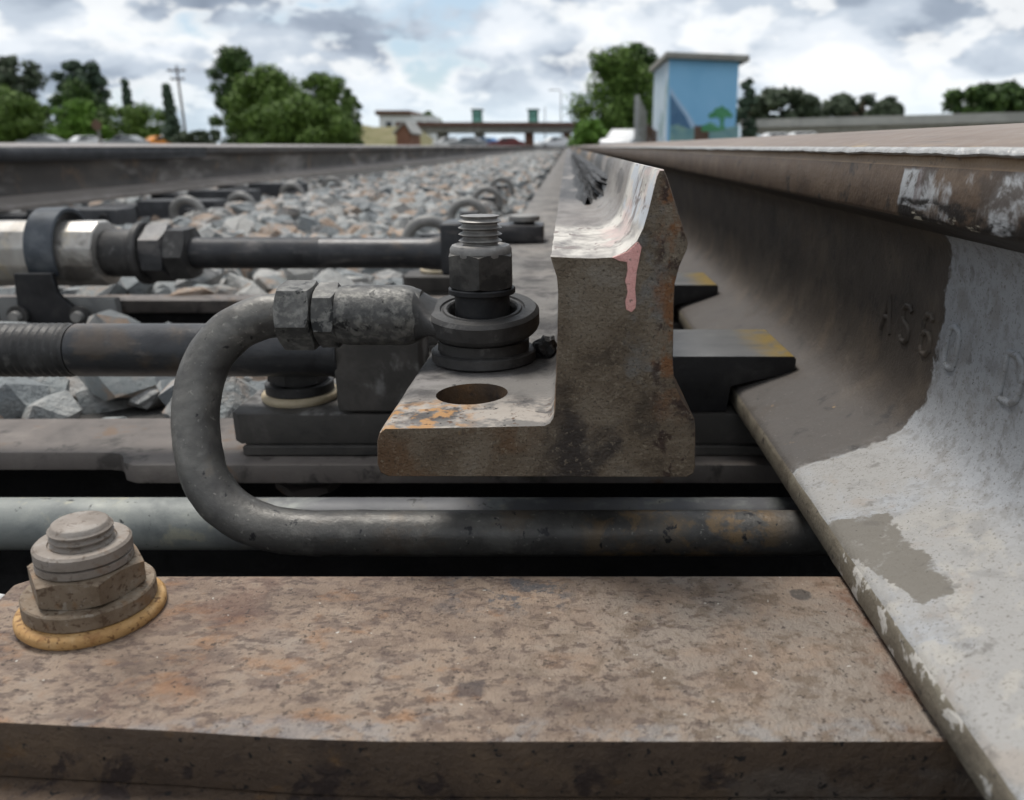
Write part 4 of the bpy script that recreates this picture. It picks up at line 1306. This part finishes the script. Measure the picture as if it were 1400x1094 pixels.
def tree(name, label, x0, x1, ytop, ybot, Y, mat, n=1500, shape='round', leaf=0.26, group='trees along the skyline', nc=26, gap=0.5):
    r = random.Random(int(x0 * 31 + x1 * 17 + ytop))
    n, nc = int(n * 3.6), int(nc * 2.0)
    leaf *= 1.2 * max(1.0, Y / 58.0)
    n = int(n * (1.5 if shape == 'airy' else 1.1))
    a, c = at(x0, ytop, Y), at(x1, ybot, Y)
    W, Hh = (c.x - a.x) / 2, (a.z - max(c.z, 0.3))
    xc, zb = (a.x + c.x) / 2, max(c.z, 0.3)
    t = thing(name, label, 'tree' if 'tree' in name else 'shrub', (xc, Y, 0), group)
    clumps = []
    for i in range(nc):
        core = i % 4 == 0 and shape != 'airy'
        v_ = (i + r.uniform(0.2, 1)) / nc if core else r.uniform(0.03, 1) ** 1.15
        if shape == 'cone':
            w = (1 - v_) ** 0.8 * 0.9 + 0.08
            cr = r.uniform(0.55, 0.85) * W * (0.35 + 0.65 * w)
        elif shape == 'airy':
            w = 0.55 + 0.45 * math.sin(v_ * math.pi)
            cr = r.uniform(0.20, 0.36) * W
        else:
            w = math.sqrt(max(0.0, 1 - max(0, (v_ - 0.38) / 0.66) ** 2)) * (0.88 + 0.12 * min(1, v_ / 0.3))
            cr = r.uniform(0.24, 0.40) * W
        cr = min(cr, Hh * 0.26)
        ang = r.uniform(0, 6.28)
        rad = 0.25 * r.random() if core else math.sqrt(r.uniform(0.15, 1)) * w
        cx_ = xc + math.cos(ang) * max(0, rad * W * 1.22 - cr * 0.6)
        cy_ = Y + math.sin(ang) * max(0, rad * W * 0.8 - cr * 0.6)
        cz_ = zb + v_ * Hh - cr * 0.8 * v_
        clumps.append((cx_, cy_, max(cz_, zb + 0.1), cr))
    bm = NBM()
    per = max(8, n // nc)
    for cx_, cy_, cz_, cr in clumps:
        for _ in range(per):
            d = Vector((r.gauss(0, 1), r.gauss(0, 1), r.gauss(0, 1))).normalized()
            p = Vector((cx_, cy_, cz_)) + Vector((d.x, d.y, d.z * 0.8)) * cr * (r.random() ** 0.35) * r.uniform(0.8, 1.12)
            s_ = leaf * r.uniform(0.6, 1.3)
            nrm = (d + Vector((r.gauss(0, .6), r.gauss(0, .6), r.gauss(0.3, .6)))).normalized()
            u = nrm.orthogonal().normalized()
            w_ = nrm.cross(u)
            ca = r.uniform(0, 6.28)
            u, w_ = u * math.cos(ca) + w_ * math.sin(ca), w_ * math.cos(ca) - u * math.sin(ca)
            vs = [bm.verts.new(p + u * (s_ * 0.5 * i_) + w_ * (s_ * 0.28 * j_)) for i_, j_ in ((-1, 0), (-0.2, -1), (1, 0), (-0.1, 1))]
            bm.faces.new(vs)
    link('crown', bm, mat, t, 0)
    bm = NBM()
    top = zb + Hh * 0.7
    tr = max(0.10, W * 0.06)
    tube(bm, smooth_path([(xc, Y, -0.1), (xc + tr, Y, zb + Hh * 0.2), (xc - tr * 0.5, Y, zb + Hh * 0.45), (xc, Y, top)], 4), [tr * (1 - 0.055 * i) for i in range(13)], 8)
    for cx_, cy_, cz_, cr in clumps[:7]:
        st = Vector((xc, Y, zb + Hh * r.uniform(0.15, 0.4)))
        en = Vector((cx_, cy_, cz_))
        if en.z > st.z:
            mid = st.lerp(en, 0.5) + Vector((0, 0, -0.1))
            tube(bm, [st, mid, en], [tr * 0.5, tr * 0.35, tr * 0.15], 6)
    link('trunk', bm, m_bark, t, 60)
    return t


G = None
tree('tree', 'tall airy grey-green gum tree at the far left edge', -40, 72, 70, 175, 112, L_grey, 1500, 'airy', 0.30, nc=30)
tree('tree', 'airy dark tree rising behind the lime bush at left', 68, 150, 78, 160, 108, L_blue, 1300, 'airy', 0.30, nc=24)
tree('tree', 'small pale conical tree left of the power pole', 158, 190, 104, 165, 100, L_blue, 420, 'cone', 0.30, nc=14)
tree('tree', 'dark slim conifer just left of the power pole', 212, 252, 112, 192, 70, L_blue, 800, 'cone', 0.26, nc=18)
tree('tree', 'broad dark tree low behind the two round bushes', 64, 158, 106, 190, 100, L_dark, 1700, 'round', 0.26, nc=26)
tree('tree', 'dense green tree low at the left picture edge, behind the bushes', -50, 60, 112, 198, 104, L_mid, 2200, 'round', 0.26, nc=30)
tree('round_shrub', 'dark green rounded bush at the left picture edge', -40, 80, 120, 198, 96, L_mid, 1600, 'round', 0.22, 'round bushes at left', nc=24)
tree('round_shrub', 'bright lime green rounded bush left of centre of the bushes', 62, 152, 132, 198, 92, L_lime, 1600, 'round', 0.20, 'round bushes at left', nc=24)
tree('round_shrub', 'mid green flat-topped bush right of the lime one', 140, 236, 137, 198, 94, L_mid, 1500, 'round', 0.20, 'round bushes at left', nc=24)
tree('tree', 'tallest dark tree at the left of the big green clump', 277, 372, 60, 199, 60, L_dark, 2800, 'round', 0.25, nc=34)
tree('tree', 'full mid green tree at the middle of the big clump', 300, 430, 84, 199, 54, L_mid, 3600, 'round', 0.23, nc=40)
tree('tree', 'rounded green tree at the right of the big clump', 395, 496, 96, 199, 58, L_mid, 2800, 'round', 0.24, nc=34)
tree('tree', 'low green tree filling the foot of the big clump', 330, 480, 125, 200, 50, L_mid, 3200, 'round', 0.22, nc=36)
tree('tree', 'narrow dark tree at the right flank of the big clump', 462, 500, 120, 199, 66, L_dark, 800, 'round', 0.26, nc=16)
tree('low_shrub', 'pale olive grass shrub at the foot of the big clump', 240, 318, 176, 199, 48, L_grey, 700, 'round', 0.20, nc=18)
tree('tree', 'leafy tree beside the blue hut, on its left', 784, 902, 56, 199, 40, L_mid, 3600, 'round', 0.18, nc=42)
tree('tree', 'dark upper tree crown behind the left corner of the hut', 830, 915, 52, 185, 46, L_dark, 1700, 'round', 0.22, nc=24)
tree('low_shrub', 'bright shrub at the foot of the tree left of the hut', 772, 850, 158, 199, 37, L_lime, 900, 'round', 0.16, nc=18)
tree('tree', 'dark narrow tree just right of the hut wall', 1004, 1036, 106, 192, 44, L_blue, 700, 'round', 0.2, nc=16)
tree('tree', 'grey-green tree group behind the overpass, nearest the hut', 1020, 1120, 118, 172, 110, L_grey, 1300, 'airy', 0.42, nc=26)
tree('tree', 'low wide tree behind the middle of the overpass', 1122, 1238, 126, 168, 115, L_grey, 1300, 'airy', 0.42, nc=26)
tree('tree', 'dark tree behind the overpass at the right edge', 1298, 1420, 111, 165, 105, L_dark, 1500, 'airy', 0.40, nc=28)
tree('tree', 'tiny tree behind the left end of the far bridge', 572, 602, 152, 172, 150, L_mid, 260, 'round', 0.4, nc=10)

# hut with a mural
m_mural = material('mural_sky_paint', [(0.22, 0.48, 0.72), (0.245, 0.51, 0.75), (0.27, 0.53, 0.77)], 0.8, 0.7, bump=0.2, bscale=20, bdist=0.003)
m_hutside = material('mural_side_paint', [(0.34, 0.46, 0.56), (0.50, 0.58, 0.64), (0.26, 0.48, 0.66)], 0.9, 0.7, over=[((0.20, 0.27, 0.22), 0.9, 0.54, 0.62, dict(amt=0.7))], bump=0.2, bscale=20)
m_hill = material('mural_hill_paint', [(0.05, 0.11, 0.20), (0.08, 0.17, 0.29), (0.16, 0.27, 0.38)], 1.6, 0.7, bump=0)
m_ridge = material('mural_ridge_paint', [(0.30, 0.46, 0.66), (0.36, 0.52, 0.70), (0.42, 0.56, 0.72)], 2, 0.7, bump=0)
m_mgreen = material('mural_green_paint', [(0.05, 0.20, 0.09), (0.08, 0.28, 0.13), (0.14, 0.34, 0.20)], 3, 0.7, bump=0)
m_mfore = material('mural_foreground_paint', [(0.12, 0.26, 0.30), (0.20, 0.34, 0.34), (0.25, 0.40, 0.30)], 2, 0.7, bump=0)
m_brown = material('brown_boards', [(0.09, 0.055, 0.04), (0.13, 0.08, 0.058), (0.17, 0.11, 0.085)], 3, 0.8, bump=0.3, bscale=20)
m_concrete = material('concrete', [(0.30, 0.30, 0.285), (0.38, 0.375, 0.36), (0.45, 0.44, 0.42)], 0.5, 0.85, bump=0.3, bscale=5, bdist=0.01, over=[((0.2, 0.2, 0.19), 0.9, 0.58, 0.7, dict(stretch=(1, 1, 0.2), amt=0.6))])
m_roofc = material('roof_slab', [(0.20, 0.195, 0.175), (0.27, 0.26, 0.235), (0.33, 0.32, 0.29)], 1.5, 0.85, bump=0.3, bscale=10, bdist=0.01)
YH = 30.0
fl, frr = at(915, 80, YH), at(1011, 80, YH)
HB = 5.0
hut = thing('painted_hut', 'small square hut with a bright blue landscape mural and flat roof', 'hut', ((fl.x + frr.x) / 2, YH + HB / 2, 0))
wt = fl.z
bm = box(NBM(), fl.x, frr.x, YH, YH + HB, -0.1, wt)
zl_, zr_ = at(910, 79, YH - 0.28).z, at(1022, 84, YH - 0.28).z
for v_ in bm.verts:
    if v_.co.z > 1:
        v_.co.z = (zl_ if v_.co.x < (fl.x + frr.x) / 2 else zr_) + 0.03
bm.normal_update()
for f in bm.faces:
    f.material_index = 1 if f.normal.x < -0.5 else 0
link('wall', bm, [m_mural, m_hutside], hut)
bm = NBM()
rx0, rx1, ry0, ry1 = fl.x - 0.16, frr.x + 0.30, YH - 0.28, YH + HB + 0.4
zl, zr = at(910, 79, ry0).z, at(1022, 84, ry0).z
th_ = 0.20
pts = [(rx0, ry0, zl), (rx1, ry0, zr), (rx1, ry1, zr), (rx0, ry1, zl)]
lo_ = [bm.verts.new(p) for p in pts]
hi_ = [bm.verts.new((x, y, z + th_)) for x, y, z in pts]
bm.faces.new(lo_[::-1])
bm.faces.new(hi_)
for i in range(4):
    bm.faces.new((lo_[i], lo_[(i + 1) % 4], hi_[(i + 1) % 4], hi_[i]))
bev(bm, 0.02, 1)
link('roof', bm, m_roofc, hut)


def panel(name, px, mat, off, parent, Y=YH):
    bm = NBM()
    a_ = [bm.verts.new(Vector((at(x, y, Y).x, Y - off - 0.004, at(x, y, Y).z))) for x, y in px]
    c_ = [bm.verts.new(v_.co + Vector((0, 0.004, 0))) for v_ in a_]
    bm.faces.new(a_)
    for i in range(len(px)):
        bm.faces.new((a_[i], a_[(i + 1) % len(px)], c_[(i + 1) % len(px)], c_[i]))
    bmesh.ops.recalc_face_normals(bm, faces=bm.faces)
    return link(name, bm, mat, parent, 0)


panel('mural_ridge', [(916, 118), (924, 131), (935, 146), (946, 162), (952, 172), (957, 188), (916, 192)], m_ridge, 0.0, hut)
panel('mural_hill', [(916, 128), (922, 137), (931, 150), (938, 160), (945, 175), (949, 190), (916, 192)], m_hill, 0.006, hut)
panel('mural_foreground', [(916, 172), (926, 170), (940, 176), (955, 174), (968, 178), (985, 176), (1000, 174), (1010, 171), (1010, 195), (916, 195)], m_mfore, 0.012, hut)
panel('mural_tree', [(968, 160), (970, 155), (975, 153), (978, 148), (984, 147), (987, 144), (991, 148), (996, 150), (998, 154), (1002, 157), (1000, 161), (993, 160), (990, 162), (989, 170), (992, 178), (983, 178), (985, 169), (984, 162), (978, 160), (973, 162)], m_mgreen, 0.018, hut)
panel('mural_bush', [(958, 176), (961, 171), (966, 170), (970, 167), (976, 169), (980, 173), (984, 174), (985, 179), (960, 180)], m_mgreen, 0.022, hut)
panel('mural_box', [(949, 172), (969, 172), (969, 192), (949, 192)], m_brown, 0.018, hut)
ib = at(897, 163, 33.0)
t = thing('timber_screen', 'brown timber screen standing against the left side of the hut', 'screen', (fl.x - 0.45, 32.5, 0))
for k in range(5):
    link('board', boxm(fl.x - 0.62 + 0.11 * k, fl.x - 0.52 + 0.11 * k, 32.4, 32.45, 0, 1.35 - 0.08 * k, w=0.006), m_brown, t)
pl_ = at(872, 130, 32)
t = thing('fence_panel', 'tall weathered grey fence panel between the tree and the hut', 'fence', (pl_.x, 32, 0))
for k in range(5):
    xx = at(868, 130, 32).x + 0.1 * k
    link('paling', boxm(xx, xx + 0.085, 32 + 0.04 * k, 32.03 + 0.04 * k, 0, pl_.z - 0.35 * max(0, k - 1) * 0.5, w=0.008), m_concrete if k < 2 else m_roofc, t)

# overpass at right
op = thing('overpass', 'long pale concrete overpass behind the right rail', 'bridge', (at(1200, 160, 72).x, 72, 0))
p0, p1_ = at(1012, 164, 84), at(1440, 152, 66)
dv = (p1_ - p0)


def slab(bm, p0, p1, dz0, dz1, w):
    n = Vector((-(p1 - p0).y, (p1 - p0).x, 0)).normalized() * w
    vs = []
    for p in (p0, p1):
        for off in (Vector((0, 0, 0)), n):
            for dz in (dz0, dz1):
                vs.append(bm.verts.new(p + off + Vector((0, 0, dz))))
    for f in ((0, 1, 3, 2), (4, 6, 7, 5), (0, 4, 5, 1), (2, 3, 7, 6), (1, 5, 7, 3), (0, 2, 6, 4)):
        bm.faces.new([vs[i] for i in f])
    bmesh.ops.recalc_face_normals(bm, faces=bm.faces)
    return bm


link('parapet', slab(NBM(), p0, p1_, -0.75, 0.0, 0.3), m_concrete, op)
n_off = Vector((-dv.y, dv.x, 0)).normalized()
link('deck', slab(NBM(), p0 + n_off * 0.32, p1_ + n_off * 0.32, -1.35, -0.5, 8), m_roofc, op)
for k in range(5):
    pc = p0.lerp(p1_, 0.06 + 0.24 * k) + n_off * 2.5
    link('pier', boxm(pc.x - 0.5, pc.x + 0.5, pc.y - 0.5, pc.y + 0.5, 0, pc.z - 1.36, w=0.05), m_concrete, op)

# road bridge far ahead
YB = 110.0
m_girder = material('rusty_girder', [(0.10, 0.055, 0.042), (0.14, 0.08, 0.062), (0.17, 0.11, 0.09)], 0.6, 0.8, bump=0)
m_brick = material('red_brick', [(0.16, 0.075, 0.05), (0.22, 0.11, 0.075), (0.26, 0.15, 0.11)], 0.8, 0.85, bump=0)
m_green = material('green_glass_box', [(0.10, 0.26, 0.21), (0.15, 0.34, 0.28), (0.20, 0.42, 0.35)], 0.5, 0.4, bump=0)
m_dkgreen = material('dark_green_frame', [(0.03, 0.06, 0.05), (0.04, 0.08, 0.065), (0.05, 0.10, 0.08)], 0.5, 0.5, bump=0)
m_white = material('white_paint', [(0.60, 0.61, 0.61), (0.70, 0.71, 0.71), (0.78, 0.78, 0.77)], 0.6, 0.5, bump=0)
m_glass = material('dark_glass', [(0.02, 0.025, 0.03), (0.03, 0.036, 0.042), (0.04, 0.05, 0.06)], 0.6, 0.12, bump=0)
m_tyre = material('tyre', [(0.015, 0.015, 0.015), (0.02, 0.02, 0.02), (0.03, 0.03, 0.03)], 2, 0.8, bump=0)
ga, gb = at(540, 167, YB), at(795, 167, YB)
bgm = thing('road_bridge', 'low rust-brown girder bridge crossing the track far ahead', 'bridge', ((ga.x + gb.x) / 2, YB, 0))
link('parapet', boxm(ga.x, gb.x, YB, YB + 0.4, at(600, 173, YB).z, ga.z, w=0.05), m_girder, bgm)
link('girder', boxm(ga.x, gb.x, YB + 0.45, YB + 9, at(600, 181, YB).z, at(600, 172, YB).z, w=0.05), m_roofc, bgm)
for px_ in (600, 652, 722, 775):
    c_ = at(px_, 181, YB)
    link('pier', boxm(c_.x - 0.55, c_.x + 0.55, YB + 2, YB + 5, 0, c_.z - 0.01, w=0.05), m_brick if px_ in (722, 775) else m_concrete, bgm)
for px_, nm in ((652, 'left'), (729, 'right')):
    a_, c_ = at(px_ - 7, 149, YB + 3), at(px_ + 7, 168, YB + 3)
    t = thing('lift_cabin', 'green glazed cabin on the far bridge, the %s of the two' % nm, 'cabin', ((a_.x + c_.x) / 2, YB + 4, c_.z))
    link('glazing', boxm(a_.x + 0.06, c_.x - 0.06, YB + 3.06, YB + 4.6, c_.z, a_.z - 0.2), m_green, t)
    link('roof', boxm(a_.x - 0.15, c_.x + 0.15, YB + 2.85, YB + 4.9, a_.z - 0.2, a_.z, w=0.03), m_dkgreen, t)
    for xx in (a_.x, c_.x - 0.14):
        link('corner_post', boxm(xx, xx + 0.14, YB + 2.98, YB + 3.12, c_.z, a_.z - 0.2), m_dkgreen, t)
    link('transom', boxm(a_.x + 0.14, c_.x - 0.14, YB + 3.0, YB + 3.05, c_.z + 0.9, c_.z + 1.0), m_dkgreen, t)

# gabled brick shed and pale building at the left end of the bridge
YS = 85.0
a_, c_ = at(541, 182, YS), at(561, 199, YS)
ap = at(553, 168, YS)
t = thing('brick_shed', 'small gabled brick shed at the left end of the far bridge', 'shed', ((a_.x + c_.x) / 2, YS + 3, 0))
bm = NBM()
prf = [(a_.x, 0), (c_.x, 0), (c_.x, a_.z), (ap.x, ap.z), (a_.x, a_.z)]
f0 = [bm.verts.new((x, YS, z)) for x, z in prf]
f1 = [bm.verts.new((x, YS + 6, z)) for x, z in prf]
bm.faces.new(f0)
bm.faces.new(f1[::-1])
for i in range(5):
    bm.faces.new((f0[i], f0[(i + 1) % 5], f1[(i + 1) % 5], f1[i]))
bmesh.ops.recalc_face_normals(bm, faces=bm.faces)
link('wall', bm, m_brick, t, 0)
for sgn, ex in ((-1, a_.x), (1, c_.x)):
    bm = NBM()
    q = [(ap.x, ap.z + 0.02), (ex + sgn * 0.25, a_.z - 0.12), (ex + sgn * 0.25, a_.z + 0.06), (ap.x, ap.z + 0.22)]
    f0 = [bm.verts.new((x, YS - 0.25, z)) for x, z in q]
    f1 = [bm.verts.new((x, YS + 6.25, z)) for x, z in q]
    bm.faces.new(f0)
    bm.faces.new(f1[::-1])
    for i in range(4):
        bm.faces.new((f0[i], f0[(i + 1) % 4], f1[(i + 1) % 4], f1[i]))
    bmesh.ops.recalc_face_normals(bm, faces=bm.faces)
    link('roof_slope', bm, m_concrete, t, 0)
YW = 130.0
a_, c_ = at(518, 158, YW), at(590, 176, YW)
t = thing('pale_building', 'white long building with brown roof above the far bridge', 'building', ((a_.x + c_.x) / 2, YW + 5, 0))
link('wall', boxm(a_.x, c_.x, YW, YW + 10, 0, a_.z), m_white, t)
link('roof', boxm(a_.x - 0.5, at(562, 158, YW).x, YW - 0.5, YW + 10.5, a_.z + 0.01, at(520, 151, YW).z, w=0.2), m_brown, t)
for k in range(5):
    wx = a_.x + 1.0 + 1.6 * k
    link('window', boxm(wx, wx + 0.9, YW - 0.06, YW - 0.003, a_.z - 1.9, a_.z - 0.9), m_glass, t)
# grassy bank
m_bank = material('dry_grass_bank', [(0.12, 0.12, 0.05), (0.18, 0.165, 0.085), (0.23, 0.20, 0.12)], 0.6, 0.95, bump=0.5, bscale=4, bdist=0.1)
bm = NBM()
xs_ = [at(480, 190, 95).x + i * 0.5 for i in range(20)]
rows = []
for j in range(8):
    rows.append([bm.verts.new((x, 88 + j * 2.0, max(-0.05, (at(500, 170, 95).z) * min(1, j / 4) * (0.9 + 0.2 * mnoise.noise(Vector((x * 0.4, j, 0)))) * max(0, 1 - max(0, i - 13) / 6)))) for i, x in enumerate(xs_)])
for a, c in zip(rows, rows[1:]):
    for i in range(len(xs_) - 1):
        bm.faces.new((a[i], a[i + 1], c[i + 1], c[i]))
structure(link('hill', bm, m_bank, smooth=80))


def pole(name, label, cat, px, ytop, Y, r, arm=None):
    p = at(px, ytop, Y)
    t = thing(name, label, cat, (p.x, Y, 0))
    link('mast', tube(NBM(), [(p.x, Y, -0.1), (p.x, Y, p.z * 0.5), (p.x, Y, p.z)], [r, r * 0.85, r * 0.7], 10), m_bark if arm == 'cross' else m_clip, t, 60)
    if arm == 'cross':
        for k, dz in enumerate((0.35, 1.0)):
            link('cross_arm', boxm(p.x - 0.75 + 0.2 * k, p.x + 0.75 - 0.2 * k, Y - 0.16, Y - 0.06, p.z - dz - 0.08, p.z - dz + 0.04), m_bark, t)
            for q in (-0.5, 0.5):
                link('insulator', lathe(NBM(), [(0, 0), (0.06, 0.02), (0.05, 0.12), (0, 0.16)], (p.x + q, Y - 0.11, p.z - dz + 0.04), seg=10), m_white, t)
    elif arm == 'lamp':
        link('lamp_arm', tube(NBM(), smooth_path([(p.x, Y, p.z - 0.02), (p.x - 0.3, Y, p.z + 0.25), (p.x - 1.2, Y, p.z + 0.3)], 4), 0.05, 8), m_clip, t, 60)
        link('lamp_head', boxm(p.x - 1.7, p.x - 1.1, Y - 0.14, Y + 0.14, p.z + 0.22, p.z + 0.34, w=0.04), m_clip, t)
    elif arm == 'disc':
        link('sign_board', lathe(NBM(), [(0, -0.03), (0.28, -0.03), (0.28, 0.0), (0, 0)], (p.x, Y - 0.08, p.z - 0.3), axis='Y', seg=20), m_brown, t)
    elif arm == 'white':
        for dz in (0.35, 1.25):
            link('signal_head', boxm(p.x - 0.28, p.x + 0.28, Y - 0.35, Y - 0.1, p.z - dz - 0.35, p.z - dz + 0.35, w=0.12), m_white, t)
    return t


pole('power_pole', 'tall timber power pole with cross-arms at left', 'pole', 241, 90, 70, 0.11, 'cross')
pole('street_lamp', 'thin street lamp above the far bridge, near the hut tree', 'street lamp', 767, 126, 120, 0.09, 'lamp')
pole('lamp_post', 'short thin post above the middle of the far bridge', 'post', 745, 146, 118, 0.08)
pole('sign_post', 'rusty brown post with round sign among the bushes at left', 'sign', 132, 163, 45, 0.09, 'disc')
pole('signal_post', 'post with two white signal heads beside the big tree clump', 'signal', 482, 145, 60, 0.07, 'white')


def car(label, px, Y, rz, paint, s=1.0, group='cars parked near the line', z0=0.0):
    cx_ = at(px, 195, Y).x
    t = thing('parked_car', label, 'car', (cx_, Y, z0), group)
    M = Matrix.Translation((cx_, Y, z0)) @ Matrix.Rotation(rz, 4, 'Z') @ Matrix.Scale(s, 4)

    def fin(bm):
        bmesh.ops.transform(bm, matrix=M, verts=bm.verts)
        return bm
    side = [(-2.1, 0.35), (-2.15, 0.75), (-1.95, 0.92), (-1.05, 1.0), (-0.45, 1.43), (0.85, 1.46), (1.55, 1.05), (2.05, 0.98), (2.15, 0.6), (2.1, 0.35)]
    bm = NBM()
    f0 = [bm.verts.new((x, -0.85 + (0.12 if z > 1.2 else 0), z)) for x, z in side]
    f1 = [bm.verts.new((x, 0.85 - (0.12 if z > 1.2 else 0), z)) for x, z in side]
    bm.faces.new(f0)
    bm.faces.new(f1[::-1])
    for i in range(len(side)):
        bm.faces.new((f0[i], f0[(i + 1) % len(side)], f1[(i + 1) % len(side)], f1[i]))
    bmesh.ops.recalc_face_normals(bm, faces=bm.faces)
    bev(bm, 0.07, 2, 30)
    link('body', fin(bm), paint, t, 40)
    for y_ in (-0.80, 0.80):
        sg = math.copysign(1, y_)
        for wq in ([(-0.88, 1.03), (-0.42, 1.36), (0.15, 1.38), (0.15, 1.03)], [(0.22, 1.03), (0.22, 1.38), (0.78, 1.38), (1.30, 1.05)]):
            bm = NBM()
            a_ = [bm.verts.new((x, y_ + sg * (0.058 - 0.12 * (z - 1.0) / 0.45), z)) for x, z in wq]
            c_ = [bm.verts.new(v_.co + Vector((0, -sg * 0.05, 0))) for v_ in a_]
            bm.faces.new(a_)
            for i in range(4):
                bm.faces.new((a_[i], a_[(i + 1) % 4], c_[(i + 1) % 4], c_[i]))
            bmesh.ops.recalc_face_normals(bm, faces=bm.faces)
            link('window', fin(bm), m_glass, t, 0)
        for x in (-1.35, 1.3):
            bm = lathe(NBM(), [(0, -0.1), (0.2, -0.1), (0.32, -0.09), (0.33, 0), (0.32, 0.09), (0.2, 0.1), (0, 0.1)], (x, y_, 0.33), axis='Y', seg=18)
            link('wheel', fin(bm), m_tyre, t, 40)
    return t


def paint(name, c):
    return material(name, [c, tuple(min(1, v_ * 1.08) for v_ in c), tuple(min(1, v_ * 1.15) for v_ in c)], 0.5, 0.3, bump=0)


pw, pg_, po, pr_, pb_ = paint('car_white', (0.62, 0.62, 0.62)), paint('car_silver', (0.20, 0.21, 0.22)), paint('car_orange', (0.55, 0.20, 0.02)), paint('car_red', (0.13, 0.03, 0.028)), paint('car_blue', (0.08, 0.18, 0.36))
car('silver car parked at the left behind the rail, by the dark bush', 58, 80, 0.05, pg_)
car('white car parked left of the brown sign post', 114, 84, 0.9, pw)
car('pale grey car parked right of the brown sign post', 172, 82, -0.1, pg_)
car('orange car parked below the power pole', 217, 84, 0.9, po)
car('white car parked at the foot of the tree left of the hut', 857, 36, 1.2, pw, 0.8)
car('white van-like car under the overpass near the hut', 1056, 66, 0.1, pw)
car('white car under the overpass, right of the other one', 1092, 62, 0.0, pw)
for px_, Y_, p_, l_ in ((612, 100, pw, 'white car under the far bridge, leftmost'), (640, 96, pg_, 'silver car under the far bridge, left of the middle'), (665, 104, pb_, 'blue car under the middle of the far bridge'),
                        (692, 98, pr_, 'red car under the far bridge, right of the middle'), (758, 92, pw, 'white car under the right end of the far bridge')):
    car(l_, px_, Y_, rnd.uniform(-0.4, 0.4), p_, 1.0, 'cars under the far bridge')

# pale concrete edge at the far left of the foreground plate
cb = thing('concrete_block', 'pale concrete block end just left of the foreground plate', 'concrete block', (-0.26, 0.28, hz(0.33)))
m_cblock = material('pale_concrete', [(0.45, 0.45, 0.44), (0.56, 0.56, 0.55), (0.66, 0.66, 0.65)], 60, 0.85, 0.0, over=[((0.28, 0.27, 0.25), 110, 0.58, 0.68, dict(amt=0.7))], bump=0.6, bscale=300, bdist=0.002)
bm = boxm(-0.285, -0.236, 0.255, 0.300, hz(0.33), hz(0.180), w=0.006, seg=3)
link('block', bm, m_cblock, cb)
